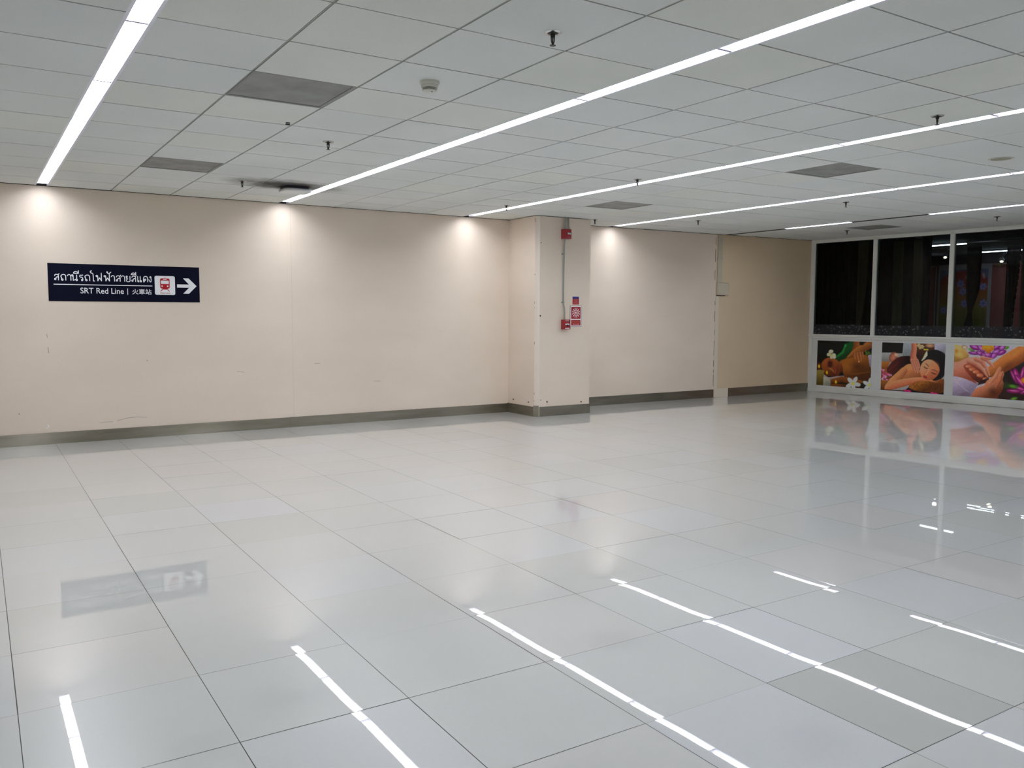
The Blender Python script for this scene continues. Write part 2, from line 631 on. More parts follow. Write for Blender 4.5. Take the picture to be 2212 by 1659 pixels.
struct(b.build('wall_left'))
b = MB()
b.box(XL - 0.12, 13.2, YB - 0.12, YB, 0, 2.8, M['wall'])
struct(b.build('wall_front'))

# pillar with a corner guard
PX0, PX1, PY = 5.043, 5.945, -0.700
b = MB()
ch = 0.05
b.prism([(PX0, 0), (PX0, PY + ch * 0.75), (PX0 + ch, PY), (PX1, PY), (PX1, 0)], 'z', 0, 2.68, M['wall'])
pil = struct(b.build('pillar'))
b = MB()
q = 0.002
b.prism([(PX0 - q, PY + ch * 0.75 + 0.004), (PX0 + ch, PY - q), (PX0 + ch + 0.004, PY - q), (PX0 + ch + 0.004, PY), (PX0, PY + ch * 0.75 + 0.004)], 'z', 0.12, 2.678, M['guard'])
g = b.build('corner_guard', pil)
b = MB()
for z, w in ((2.60, 0.05), (1.90, 0.02), (1.52, 0.03), (1.46, 0.012), (0.98, 0.03), (0.30, 0.03), (0.2, 0.02)):
    b.box(PX0 - q - 0.0008, PX0, PY + ch * 0.75 + 0.001, PY + ch * 0.75 + 0.005, z, z + w, M['crack'])
b.build('chip', pil)
for (y, z) in ((-0.14, 0.19), (-0.52, 0.185)):
    b = MB()
    b.tube([(PX0 + 0.001, y, z), (PX0 - 0.006, y, z)], [0.012, 0.010], M['screw'], 14)
    b.build('screw', pil, True)
for (x, z) in ((5.225, 0.195), (5.805, 0.165), (5.105, 1.36), (5.11, 2.33), (5.12, 0.225)):
    r = 0.012 if z < 0.2 or abs(z - 1.36) < .01 else 0.006
    b = MB()
    b.tube([(x, PY + 0.001, z), (x, PY - 0.006, z)], [r, r * 0.8], M['screw'], 14)
    b.build('screw', pil, True)


def uv_board(o):
    me = o.data
    uv = me.uv_layers.new(name='UVMap')
    for p in me.polygons:
        for li in p.loop_indices:
            co = me.vertices[me.loops[li].vertex_index].co
            n = p.normal
            uv.data[li].uv = ((co.x if abs(n.x) < 0.6 else co.y), co.z)


def board(name, segs):
    b = MB()
    for pts, z1 in segs:
        b.prism(pts, 'z', 0.0, z1, M['steel'])
    o = b.build(name)
    uv_board(o)
    return struct(o)


T_ = 0.011
board('baseboard_left', [([(XL, -T_), (1.9035, -T_), (1.9035, 0), (XL, 0)], 0.122), ([(1.9055, -T_), (PX0 - T_, -T_), (PX0 - T_, 0), (1.9055, 0)], 0.124)])
board('baseboard_pillar', [([(PX0 - T_, 0), (PX0 - T_, PY + 0.052), (PX0, PY + 0.052), (PX0, 0)], 0.132),
                           ([(PX0 + 0.058, PY - T_), (PX1 + T_, PY - T_), (PX1 + T_, PY), (PX0 + 0.058, PY)], 0.132),
                           ([(PX0 - T_, PY + 0.048), (PX0 + 0.036, PY - T_ - 0.001), (PX0 + 0.044, PY - T_ + 0.008), (PX0, PY + 0.05)], 0.150),
                           ([(PX1, PY), (PX1 + T_, PY), (PX1 + T_, 0), (PX1, 0)], 0.132)])
board('baseboard_right', [([(PX1 + T_, -T_), (9.085, -T_), (9.085, 0), (PX1 + T_, 0)], 0.135)])
board('baseboard_corner', [([(9.455, -T_), (11.555, -T_), (11.555, 0), (9.455, 0)], 0.142)])

# joint strip and plinth to the right of the pillar
b = MB()
b.box(9.118, 9.20, -0.004, 0, 0.0, 1.69, M['plinth'])
b.box(9.118, 9.452, -0.016, 0, 0.0, 0.145, M['plinth'])
t2 = struct(b.build('trim_2', bevel=0.003))
b = MB()
rnd = random.Random(3)
z = 0.02
while z < 2.65:
    l = rnd.uniform(0.05, 0.28)
    w = rnd.uniform(0.002, 0.007)
    if not 1.68 < z + l < 1.95:
        b.box(9.108 - (0.012 if z > 1.7 else 0), 9.108 + w - (0.012 if z > 1.7 else 0), -0.0022, 0, z, min(z + l, 2.66), M['crack'])
    z += l + rnd.uniform(0.02, 0.15)
b.build('crack', t2)
b = MB()
b.box(9.087, 9.117, -0.006, -0.001, 0.003, 0.13, mat('rusty_edge', (0.16, 0.07, 0.025), 0.7))
b.build('rusted_bracket', t2)

tr = thing('cable_trunking', 'painted vertical cable trunking running from ceiling down to square wall box', 'trunking', (9.195, 0, 1.915))
b = MB()
b.box(-0.052, 0.048, -0.022, 0, 0, 0.765, M['patch'])
b.build('cover', tr, bevel=0.003)
b = MB()
b.box(-0.06, 0.056, -0.026, 0, 0.38, 0.41, M['patch'])
b.build('coupling', tr, bevel=0.002)
jb = thing('junction_box', 'square grey-beige junction box on the wall right of the pillar', 'junction box', (9.27, 0, 1.705))
b = MB()
b.box(-0.14, 0.135, -0.03, 0, 0, 0.208, M['patch'])
b.build('box_body', jb, bevel=0.006)
b = MB()
b.box(-0.125, 0.12, -0.036, -0.03, 0.014, 0.196, mat('box_lid_paint', (0.60, 0.53, 0.42), 0.7))
b.build('lid', jb, bevel=0.003)
b = MB()
b.box(-0.135, 0.06, -0.012, 0, -0.012, -0.001, M['crack'])
b.build('broken_edge', jb)

# ------------------------------------------------------------------ lights
LEN = 1.165
ROWNAME = ['of the row above the navy sign', 'of the row with the white unit',
           'of the row ending before the pillar', 'of the row ending past the pillar',
           'of the broken row by the shopfront']
ORD = ['first from the wall', 'second from the wall', 'third from the wall', 'fourth from the wall',
       'fifth from the wall', 'sixth from the wall', 'seventh from the wall']
NSEG = [6, 7, 7, 6, 5]


def make_light(w, lit=True, head=0.0):
    root = thing('ceiling_light', '', 'light', (0, 0, 0), 'recessed linear ceiling lights')
    b = MB()
    L = LEN
    hw = w / 2
    hmat = M['house'] if lit else M['unlit']
    b.box(-hw - 0.012, -hw + 0.004, -L, 0, -0.0005, 0.06, hmat)
    b.box(hw - 0.004, hw + 0.012, -L, 0, -0.0005, 0.06, hmat)
    b.box(-hw + 0.004, hw - 0.004, -L, 0, 0.05, 0.06, hmat)
    b.build('housing', root)
    if lit:
        b = MB()
        b.box(-hw + 0.004, hw - 0.004, -L + 0.011, -0.011 - head, 0.034, 0.038, M['diff'])
        b.build('diffuser', root)
        for y in (-0.011 - head, -L):
            b = MB()
            b.box(-hw + 0.004, hw - 0.004, y, y + 0.011, 0.003, 0.05, M['cap'])
            b.build('end_cap', root)
    else:
        b = MB()
        b.box(-hw + 0.004, hw - 0.004, -L, 0, 0.012, 0.02, M['unlit'])
        b.build('blank_cover', root)
    return root


proto = make_light(0.103)
head_proto = make_light(0.103, True, 0.12)
dark_proto = make_light(0.103, False)
used = {'lit': False, 'dark': False, 'head': False}
for r in range(5):
    x = 0.5 * (LX[r + 1][0] + LX[r + 1][1])
    for k in range(NSEG[r]):
        lit = not (r == 4 and k in (0, 2))
        lab = 'linear ceiling light, ' + ORD[k] + ' ' + ROWNAME[r]
        if not lit:
            lab = 'dark unlit ceiling light, ' + ORD[k] + ' ' + ROWNAME[r]
        p = (head_proto if k == 0 else proto) if lit else dark_proto
        loc = (x, -0.014 - LEN * k, zc(x))
        key = ('head' if k == 0 else 'lit') if lit else 'dark'
        if not used[key]:
            p.location = loc
            p['label'] = lab
            used[key] = True
        else:
            dup(p, loc, lab)


def strip_lamp(x, y0, y1, name, k=0.42):
    """the lamp rows carry on behind the camera"""
    d = bpy.data.lights.new(name, 'AREA')
    d.shape = 'RECTANGLE'
    d.size = 0.095
    d.size_y = abs(y1 - y0)
    d.energy = 29.5 * k * math.pi * 0.095 * abs(y1 - y0) * 0.9
    d.color = (0.90, 0.93, 1.0)
    o = bpy.data.objects.new(name, d)
    COL.objects.link(o)
    o.location = (x, 0.5 * (y0 + y1), zc(x) - 0.002)
    return o


for r in range(5):
    x = 0.5 * (LX[r + 1][0] + LX[r + 1][1])
    strip_lamp(x, -0.014 - LEN * NSEG[r], YB + 0.1, 'lamp_row', 0.26 if r < 2 else 0.22)
strip_lamp(-3.15, -0.05, YB + 0.1, 'lamp_row')
b = MB()
for r in range(6):
    x0, x1 = LX[r]
    ys = 0.0 if r == 0 else -0.014 - LEN * NSEG[r - 1]
    b.box(x0 - 0.01, x1 + 0.01, YB, ys, zc(x0) + 0.004, zc(x0) + 0.012, M['house'])
struct(b.build('trim_3'))

# ------------------------------------------------------------------ ceiling fittings
vent_lab = [((0.0, -5.369), 'grey perforated air grille in the ceiling nearest the smoke detector'),
            ((0.0, -2.369), 'grey perforated air grille in the ceiling above the navy sign, nearer the wall'),
            ((5.002, -5.369), 'larger looking grey air grille between the third and fourth light rows'),
            ((5.002, -2.369), 'grey perforated air grille in the ceiling just in front of the pillar'),
            ((10.008, -2.369), 'grey perforated air grille in the ceiling beside the glass shopfront')]
vroot = None
for (vx, vy), lab in vent_lab:
    for x0, x1 in COLS:
        if abs(x0 - vx) < 0.13:
            cx = 0.5 * (x0 + x1)
            break
    loc = (cx, vy + 0.3, zc(cx))
    if vroot is None:
        vroot = thing('air_grille', lab, 'air grille', loc, 'return air grilles')
        b = MB()
        e, w = 0.296, 0.016
        for (a, c_, d_, f_) in ((-e, e, -e, -e + w), (-e, e, e - w, e), (-e, -e + w, -e + w, e - w), (e - w, e, -e + w, e - w)):
            b.box(a, c_, d_, f_, 0.001, 0.012, mat('grille_frame', (0.22, 0.22, 0.205), 0.6))
        b.build('frame', vroot)
        b = MB()
        b.box(-e + w, e - w, -e + w, e - w, 0.004, 0.008, M['grille'])
        b.build('perforated_panel', vroot)
    else:
        dup(vroot, loc, lab)

spr = [((0.983, -6.765), 'sprinkler head with wide chrome ring on the ceiling nearest the viewer'),
       ((1.011, -3.782), 'sprinkler head between the smoke detector and the white ceiling unit'),
       ((0.99, -1.46), 'small sprinkler head on the ceiling beside the white unit, near the wall'),
       ((4.161, -3.712), 'sprinkler head against the middle of the light row that ends before the pillar'),
       ((4.175, -1.318), 'sprinkler head beside the light row end just before the pillar'),
       ((4.041, -6.803), 'sprinkler head on the ceiling closest to the round speaker'),
       ((7.33, -3.74), 'sprinkler head under the light row past the pillar, nearer the viewer'),
       ((7.33, -1.36), 'sprinkler head over the beige wall between pillar and junction box'),
       ((10.39, -3.87), 'sprinkler head above the second and third shop windows'),
       ((10.39, -1.55), 'sprinkler head above the first shop window by the corner'),
       ((6.03, -0.68), 'sprinkler head tight against the top of the pillar')]
sroot = None
for (x, y), lab in spr:
    loc = (x, y, zc(x) + 0.0015)
    if sroot is None:
        sroot = thing('ceiling_sprinkler', lab, 'sprinkler', loc, 'ceiling sprinklers')
        b = MB()
        b.lathe([(0.041, 0.004), (0.041, -0.003), (0.034, -0.007), (0.025, -0.006), (0.024, -0.0005)], (0, 0, 0), M['chrome'], 28)
        b.build('escutcheon', sroot, True)
        b = MB()
        b.lathe([(0.024, -0.001), (0.023, -0.004), (0.012, -0.010), (0.010, -0.022), (0.006, -0.026)], (0, 0, 0), M['bronze'], 20)
        b.build('body', sroot, True)
        b = MB()
        for sg in (-1, 1):
            b.tube([(sg * 0.010, 0, -0.018), (sg * 0.0085, 0, -0.038), (sg * 0.003, 0, -0.056)], 0.0025, M['bronze'], 8)
        b.lathe([(0.004, -0.022), (0.003, -0.040), (0.004, -0.058)], (0, 0, 0), M['bronze'], 10)
        b.build('yoke', sroot, True)
        b = MB()
        b.lathe([(0.004, -0.056), (0.015, -0.060), (0.015, -0.062), (0.004, -0.063)], (0, 0, 0), M['bronze'], 18)
        b.build('deflector', sroot, True)
    else:
        dup(sroot, loc, lab)

sd = thing('smoke_detector', 'round ivory smoke detector on the ceiling with two dark slots', 'smoke detector', (0.89, -5.70, CH))
b = MB()
b.lathe([(0.056, 0), (0.056, -0.010), (0.053, -0.016), (0.049, -0.018)], (0, 0, 0), M['detector'], 40)
b.build('base', sd, True)
b = MB()
b.lathe([(0.047, -0.018), (0.046, -0.034), (0.044, -0.0365), (0.041, -0.0365)], (0, 0, 0), M['detector'], 40)
b.build('collar', sd, True)
b = MB()
b.lathe([(0.040, -0.0355), (0.040, -0.0405), (0.0385, -0.0405), (0.0385, -0.049)], (0, 0, 0), M['black'], 40)
b.build('sensing_slot', sd, True)
b = MB()
b.lathe([(0.0385, -0.0402), (0.0432, -0.0402), (0.0428, -0.0428), (0.0385, -0.0428)], (0, 0, 0), M['detector'], 40)
b.build('rib', sd, True)
b = MB()
b.lathe([(0.0375, -0.0465), (0.0415, -0.0465), (0.039, -0.053), (0.030, -0.057), (0.0, -0.058)], (0, 0, 0), M['detector'], 40)
b.lathe([(0.0055, -0.0575), (0.0055, -0.0585), (0.0, -0.0587)], (0.004, -0.02, 0), M['black'], 12)
b.build('cap', sd, True)

apx = thing('air_unit', 'white rounded unit under a soot-stained ceiling tile near the wall', 'wireless access point', (1.565, -1.34, CH))
b = MB()
prof = []
for k in range(24):
    a = 2 * math.pi * k / 24
    cx, sx = math.cos(a), math.sin(a)
    prof.append((0.15 * math.copysign(abs(cx) ** 0.5, cx), 0.15 * math.copysign(abs(sx) ** 0.5, sx)))
b.prism(prof, 'z', -0.056, -0.026, M['ap'])
b.build('cover', apx, bevel=0.012)
b = MB()
b.prism([(p[0] * 0.86, p[1] * 0.86) for p in prof], 'z', -0.026, 0.0005, M['louvre'])
b.build('mount', apx)
for k in range(3):
    b = MB()
    b.prism([(p[0] * 0.9, p[1] * 0.9) for p in prof], 'z', -0.022 + 0.008 * k, -0.018 + 0.008 * k, M['louvre'])
    b.build('fin', apx)

cl = thing('ceiling_clip', 'tiny dark clip on the ceiling runner beyond the near grille', 'clip', (0.56, -4.21, CH))
b = MB()
b.box(-0.014, 0.014, -0.01, 0.01, -0.008, 0, M['black'])
b.build('clip_body', cl, bevel=0.002)
b = MB()
b.box(-0.026, 0.0, -0.05, -0.038, -0.005, 0, M['louvre'])
b.build('tab', cl)

sp = thing('ceiling_speaker', 'round flush ceiling speaker near the shopfront side', 'speaker', (5.97, -6.21, zc(5.97)))
b = MB()
b.lathe([(0.098, 0), (0.098, -0.004), (0.09, -0.006), (0.078, -0.004), (0.078, -0.001)], (0, 0, 0), M['detector'], 40)
b.build('rim', sp, True)
b = MB()
b.lathe([(0.078, -0.001), (0.078, -0.0025), (0.0, -0.0035)], (0, 0, 0), M['speaker'], 40)
b.build('speaker_grille', sp, True)


# ------------------------------------------------------------------ lettering
def text_mesh(body, bold=0.0, font=None):
    cu = bpy.data.curves.new('txt', 'FONT')
    cu.body = body
    cu.size = 1.0
    cu.offset = bold
    cu.resolution_u = 4
    o = bpy.data.objects.new('txt', cu)
    COL.objects.link(o)
    dg = bpy.context.evaluated_depsgraph_get()
    me = bpy.data.meshes.new_from_object(o.evaluated_get(dg))
    bpy.data.objects.remove(o)
    return me


def lettering(name, body, parent, x0, x1, z0, z1, m, y=-0.001, bold=0.0, keep=False, mirror=False):
    """text fitted to the box x0..x1, z0..z1 of a plate that faces -y"""
    me = text_mesh(body, bold)
    co = np.empty(len(me.vertices) * 3)
    me.vertices.foreach_get('co', co)
    co = co.reshape(-1, 3)
    lo, hi = co.min(0), co.max(0)
    sx = (x1 - x0) / (hi[0] - lo[0])
    sz = (z1 - z0) / (hi[1] - lo[1])
    if keep:
        sx = sz = min(sx, sz)
    out = np.stack([x0 + (co[:, 0] - lo[0]) * sx, np.full(len(co), y), z0 + (co[:, 1] - lo[1]) * sz], -1)
    me.vertices.foreach_set('co', out.ravel())
    me.materials.clear()
    me.materials.append(m)
    me.update()
    o = bpy.data.objects.new(name, me)
    COL.objects.link(o)
    o.parent = parent
    return o


def shape(b, pts, m, y0=-0.001, y1=0.0):
    b.prism(pts, 'y', y0, y1, m)


def rrect(x0, x1, z0, z1, r, n=5):
    P = []
    for cx, cz, a0 in ((x1 - r, z1 - r, 0), (x0 + r, z1 - r, 90), (x0 + r, z0 + r, 180), (x1 - r, z0 + r, 270)):
        for k in range(n + 1):
            a = math.radians(a0 + 90 * k / n)
            P.append((cx + r * math.cos(a), cz + r * math.sin(a)))
    return P


# wayfinding sign (plate faces -y)
sg = thing('direction_sign', 'long navy sign with white Thai lettering, red train symbol and right arrow', 'sign', (-0.633, -0.004, 1.503))
b = MB()
b.box(0, 1.514, 0, 0.004, 0, 0.394, M['navy'])
b.build('panel', sg)
Y = -0.0008
THAI = 'สถานีรถไฟฟ้าสายสีแดง'


def loop_(cx, cy, r):
    return [(cx + r * math.cos(2 * math.pi * k / 12), cy + r * math.sin(2 * math.pi * k / 12)) for k in range(13)]


THO = [loop_(.30, .13, .12), [(.17, .10), (.17, .50), (.06, .64), (.16, .88), (.48, 1.0), (.8, .88), (.86, .6), (.86, 0)]]
SO = [loop_(.2, .2, .13), [(.31, .27), (.42, .5), (.6, .58), (.82, .5)], [(.08, .74), (.22, .94), (.48, 1.0), (.74, .9), (.82, .66), (.82, 0)], [(.70, .92), (.86, .98), (.98, 1.16)]]
AA = [[(.02, .76), (.14, .95), (.36, 1.0), (.58, .9), (.64, .64), (.64, 0)]]
II = [[(-.06, 1.24), (.06, 1.45), (.32, 1.54), (.58, 1.46), (.74, 1.24)], [(-.06, 1.24), (.74, 1.24)], [(.76, 1.2), (.76, 1.74)]]
FO = [loop_(.14, .87, .12), [(.26, .87), (.26, 0)], [(.26, .04), (.52, .6)], [(.52, .6), (.78, .04)], [(.78, 0), (.78, 1.42)]]
E_ = [loop_(.18, .13, .12), [(.06, .13), (.06, 1.0)]]
GLYPHS = [(297, 57, SO), (366, 66, THO), (440, 60, AA), (487, 66, [loop_(.14, .87, .12), [(.26, .87), (.26, 0)], [(.26, .08), (.5, .12), (.72, .26)], loop_(.84, .13, .12), [(.84, .25), (.84, 1.0)]]),
          (512, 68, II), (571, 62, [loop_(.5, .13, .12), [(.62, .13), (.62, .42), (.48, .6), (.2, .62), (.08, .78), (.2, .95), (.45, .92), (.7, 1.0)]]),
          (630, 66, THO), (690, 66, [[(.82, .04), (.62, 0), (.58, .2), (.56, 1.0), (.46, 1.3), (.22, 1.36), (.1, 1.52), (.16, 1.68), (.34, 1.72)]]),
          (757, 80, FO), (848, 80, FO), (880, 60, [loop_(.12, 1.56, .09), [(.2, 1.5), (.24, 1.34), (.5, 1.36), (.86, 1.62)]]), (930, 60, AA), (984, 60, SO), (1048, 60, AA),
          (1100, 58, [loop_(.2, .87, .12), [(.3, .8), (.12, .62), (.34, .5), (.14, .36), (.16, .1), (.48, 0), (.8, .1), (.84, .36), (.84, 1.0)]]),
          (1165, 60, SO), (1168, 66, II), (1236, 60, E_), (1266, 60, E_),
          (1302, 64, [loop_(.4, .42, .12), [(.32, .32), (.16, 0), (.08, .5), (.22, .9), (.5, 1.0), (.78, .9), (.86, .6), (.86, 0)]]),
          (1366, 56, [loop_(.46, .87, .12), [(.58, .87), (.6, .3), (.48, .04), (.3, .16), (.06, .5)]])]


def strokes(name, glyphs, parent, px0, px1, x0, x1, z0, xh, wd, m, y):
    b = MB()
    lift = 0.0
    k = (x1 - x0) / (px1 - px0)
    for gx, gwid, lines in glyphs:
        for ln in lines:
            P = [np.array((x0 + (gx - px0) * k + p[0] * gwid * k, z0 + p[1] * xh)) for p in ln]
            if 2 < len(P) < 13:
                Q, n = [], len(P)
                for i in range(n - 1):
                    a, c, d, e = P[max(i - 1, 0)], P[i], P[i + 1], P[min(i + 2, n - 1)]
                    for t in (0, .25, .5, .75):
                        Q.append(0.5 * (2 * c + (d - a) * t + (2 * a - 5 * c + 4 * d - e) * t * t + (3 * c - a - 3 * d + e) * t ** 3))
                P = Q + [P[-1]]
            L_, R_ = [], []
            for i, p in enumerate(P):
                d = P[min(i + 1, len(P) - 1)] - P[max(i - 1, 0)]
                if len(ln) == 13 and i in (0, 12):
                    d = P[1] - P[11]
                d = d / (np.linalg.norm(d) + 1e-12)
                nn = np.array((-d[1], d[0])) * wd / 2
                L_.append(p + nn)
                R_.append(p - nn)
            for i in range(len(P) - 1):
                lift += 1.5e-6
                b.face([(q[0], y - lift, q[1]) for q in (R_[i], R_[i + 1], L_[i + 1], L_[i])], m)
    return b.build(name, parent)


strokes('thai_lettering', GLYPHS, sg, 297, 1408, 0.058, 1.010, 0.2165, 0.0625, 0.0082, M['white'], Y)
b = MB()
b.box(0.0505, 1.013, Y, -0.0001, 0.1715, 0.1795, M['white'])
b.build('rule_line', sg)
lettering('latin_lettering', 'SRT Red Line', sg, 0.299, 0.722, 0.0835, 0.1445, M['white'], Y, 0.003)
b = MB()
b.box(0.7575, 0.7635, Y, -0.0001, 0.0755, 0.1445, M['white'])
b.build('divider', sg)
lettering('chinese_lettering', '火車站', sg, 0.806, 1.003, 0.081, 0.1405, M['white'], Y, 0.008)
b = MB()
shape(b, rrect(1.0385, 1.2510, 0.0800, 0.2885, 0.018), M['white'], Y, -0.0001)
ic = b.build('train_symbol', sg)
b = MB()
Y2 = -0.0016
body = rrect(1.0945, 1.1945, 0.150, 0.262, 0.016)
shape(b, body, M['signred'], Y2, Y)
shape(b, [(1.112, 0.153), (1.178, 0.153), (1.165, 0.1385), (1.125, 0.1385)], M['signred'], Y2, Y)
for sgn in (-1, 1):
    cx = 1.1445
    shape(b, [(cx + sgn * 0.030, 0.142), (cx + sgn * 0.052, 0.1185), (cx + sgn * 0.042, 0.1185), (cx + sgn * 0.019, 0.142)][::sgn], M['signred'], Y2, Y)
shape(b, [(1.135, 0.273), (1.154, 0.273), (1.154, 0.269), (1.135, 0.269)], M['signred'], Y2, Y)
b.build('train_body', ic)
b = MB()
Y3 = -0.0022
shape(b, rrect(1.1030, 1.1860, 0.2010, 0.2380, 0.006), M['white'], Y3, Y2)
shape(b, rrect(1.1250, 1.1640, 0.2470, 0.2545, 0.003), M['white'], Y3, Y2)
for cx in (1.1145, 1.1735):
    shape(b, [(cx + 0.0085 * math.cos(a * math.pi / 8), 0.1765 + 0.0085 * math.sin(a * math.pi / 8)) for a in range(16)], M['white'], Y3, Y2)
b.build('train_windows', ic)
lettering('symbol_caption', 'Red Line', ic, 1.0955, 1.1970, 0.0935, 0.1085, M['signred'], Y2, 0.02)
b = MB()
shape(b, [(1.2725, 0.1635), (1.2725, 0.1995), (1.400, 0.1995), (1.3375, 0.2675), (1.3985, 0.2675), (1.4820, 0.1825), (1.3985, 0.0970), (1.3365, 0.0970), (1.400, 0.1635)], M['white'], Y, -0.0001)
b.build('arrow', sg)

# ------------------------------------------------------------------ fire alarm group on the pillar
FY_ = PY
cb = thing('alarm_conduit', 'vertical grey metal conduit joining the two red boxes on the pillar', 'conduit', (5.487, FY_, 1.31))
b = MB()
b.tube([(0, -0.028, 0), (0, -0.028, 0.10), (-0.003, -0.024, 0.16), (-0.012, -0.016, 0.22), (-0.012, -0.016, 0.6), (-0.004, -0.016, 1.0), (0.0, -0.022, 1.06), (0, -0.03, 1.09)], 0.0105, M['conduit'], 14)
b.build('pipe', cb, True)
for z in (0.232, 0.885):
    b = MB()
    b.box(-0.038, 0.016, -0.006, 0, z - 0.008, z + 0.008, M['conduit'])
    b.tube([(-0.011, -0.016, z - 0.009), (-0.011, -0.016, z + 0.009)], 0.0135, M['conduit'], 14)
    b.build('saddle_clamp', cb, True)
for i, (x, lab) in enumerate(((5.478, 'short conduit from ceiling into the upper red box, nearer the pillar corner'), (5.535, 'short conduit from ceiling into the upper red box, farther from the pillar corner'))):
    t = thing('feed_conduit', lab, 'conduit', (x, FY_, 2.520), 'short feed conduits above the red box')
    b = MB()
    b.tube([(0, -0.045, 0), (0.0, -0.036, 0.06), (0.003, -0.03, 0.162)], 0.0125, M['conduit'], 14)
    b.build('pipe', t, True)
    b = MB()
    b.tube([(0, -0.045, 0.0), (0, -0.045, 0.014)], 0.017, M['conduit'], 14)
    b.build('lock_nut', t, True)

bx = thing('alarm_strobe', 'upper red alarm box under the ceiling with a white strobe', 'fire alarm', (5.436, FY_, 2.395))
b = MB()
b.box(0, 0.118, -0.085, 0, 0, 0.128, M['red'])
b.build('housing', bx, bevel=0.006)
b = MB()
b.tube([(0.045, -0.085, 0.068), (0.045, -0.104, 0.068)], [0.014, 0.011], M['chrome'], 16)
b.box(0.055, 0.112, -0.094, -0.085, 0.057, 0.078, M['ap'])
b.tube([(0.107, -0.09, 0.07), (0.107, -0.108, 0.07)], [0.009, 0.007], M['chrome'], 12)
b.build('strobe_lens', bx)
b = MB()
for k in range(4):
    b.box(0.054 + 0.014 * k, 0.064 + 0.014 * k, -0.0862, -0.085, 0.014, 0.024, mat('faded_pink_print', (0.42, 0.12, 0.12), 0.5))
b.build('print_line', bx)

mc = thing('manual_call_point', 'lower red manual call point box beside the alarm sign', 'fire alarm', (5.448, FY_, 1.176))
b = MB()
b.box(0, 0.096, -0.085, 0, 0, 0.133, M['red'])
b.build('housing', mc, bevel=0.004)
b = MB()
for k in range(4):
    b.box(0.016 + 0.015 * k, 0.027 + 0.015 * k, -0.0862, -0.085, 0.112, 0.121, M['white'])
b.build('print_line', mc)
b = MB()
b.box(0.012, 0.078, -0.088, -0.085, 0.062, 0.078, M['white'])
b.build('break_strip', mc)
b = MB()
b.box(0.036, 0.058, -0.094, -0.085, 0.040, 0.068, M['black'])
b.tube([(0.047, -0.085, 0.088), (0.047, -0.093, 0.088)], 0.006, M['chrome'], 12)
b.build('pull_handle', mc)
b = MB()
b.box(0.010, 0.082, -0.087, -0.085, 0.010, 0.022, M['white'])
b.build('instruction_strip', mc)
b = MB()
b.box(0.0935, 0.0965, -0.087, -0.0845, 0.002, 0.131, M['black'])
b.build('edge_strip', mc)

fs = thing('fire_alarm_sign', 'tall red sign with white sunburst on the pillar', 'sign', (5.600, FY_, 1.211))
b = MB()
b.box(0, 0.197, -0.003, 0, 0, 0.289, M['black'])
b.build('backing', fs)
b = MB()
b.box(0.005, 0.192, -0.0038, -0.003, 0.005, 0.284, M['white'])
b.build('border', fs)
b = MB()
b.box(0.018, 0.180, -0.0046, -0.0038, 0.108, 0.272, M['redsign'])
b.box(0.018, 0.180, -0.0046, -0.0038, 0.016, 0.093, M['redsign'])
b.build('red_field', fs)
b = MB()
cx, cz_ = 0.099, 0.190
for k in range(12):
    a = 2 * math.pi * k / 12 + math.pi / 12
    d = Vector((math.cos(a), math.sin(a)))
    n = Vector((-d.y, d.x))
    P = [Vector((cx, cz_)) + d * r_ + n * w_ for r_, w_ in ((0.024, -0.0026), (0.066, -0.0066), (0.066, 0.0066), (0.024, 0.0026))]
    shape(b, [tuple(p) for p in P], M['white'], -0.0053, -0.0046)
shape(b, [(cx + 0.013 * math.cos(t * math.pi / 8), cz_ + 0.013 * math.sin(t * math.pi / 8)) for t in range(16)], M['white'], -0.0053, -0.0046)
b.build('sunburst', fs)
lettering('thai_lettering', 'แจ้งเหตุเพลิงไหม้', fs, 0.026, 0.172, 0.053, 0.079, M['orange'], -0.0054, 0.008)
lettering('english_lettering', 'FIRE ALARM', fs, 0.044, 0.154, 0.027, 0.042, mat('pink_print', (0.75, 0.45, 0.42), 0.5), -0.0054, 0.015)

st = thing('notice_sticker', 'small red sticker with a blue top band above the fire alarm sign', 'sticker', (5.641, FY_, 1.515))
b = MB()
b.box(0, 0.110, -0.0015, 0, 0, 0.078, M['redsign'])
b.build('red_field', st)
b = MB()
b.box(0, 0.110, -0.0015, 0, 0.078, 0.107, M['blue'])
b.build('blue_band', st)
b = MB()
rnd = random.Random(2)
for k in range(5):
    w = rnd.uniform(0.05, 0.085)
    b.box(0.055 - w / 2, 0.055 + w / 2, -0.002, -0.0015, 0.010 + 0.0135 * k, 0.0145 + 0.0135 * k, mat('print_line', (0.5, 0.16, 0.15), 0.6))
b.build('print_lines', st)

# ------------------------------------------------------------------ shopfront frame, panels, glass
MUL = [(-0.01, 0.08), (1.178, 1.25), (2.457, 2.531), (3.735, 3.81), (5.01, 5.085)]
b = MB()
for a, e in MUL:
    b.box(a, e, -0.022, 0.05, 0.965, 2.72, M['frame'])
    if a > 0:
        b.box(e - 0.012, e, -0.030, -0.022, 1.035, 2.66, M['frame'])
b.box(0.08, 5.01, -0.022, 0.05, 2.662, 2.705, M['frame'])
b.box(-0.01, 5.085, -0.016, 0.05, 2.695, 2.735, M['frame'])
b.box(-0.01, 5.085, -0.040, 0.05, 1.0, 1.037, M['frame'])
b.box(-0.01, 5.085, -0.024, 0.05, 0.965, 1.0, M['frame'])
b.box(-0.01, 5.085, -0.030, 0.03, 0.0, 0.055, M['frame'])
b.box(-0.01, 5.085, -0.012, 0.03, 0.055, 0.095, M['frame'])
b.box(-0.01, 0.07, -0.02, 0.03, 0.0, 0.965, M['frame'])
f = struct(b.build('trim_4', mw=GW, bevel=0.003))
b = MB()
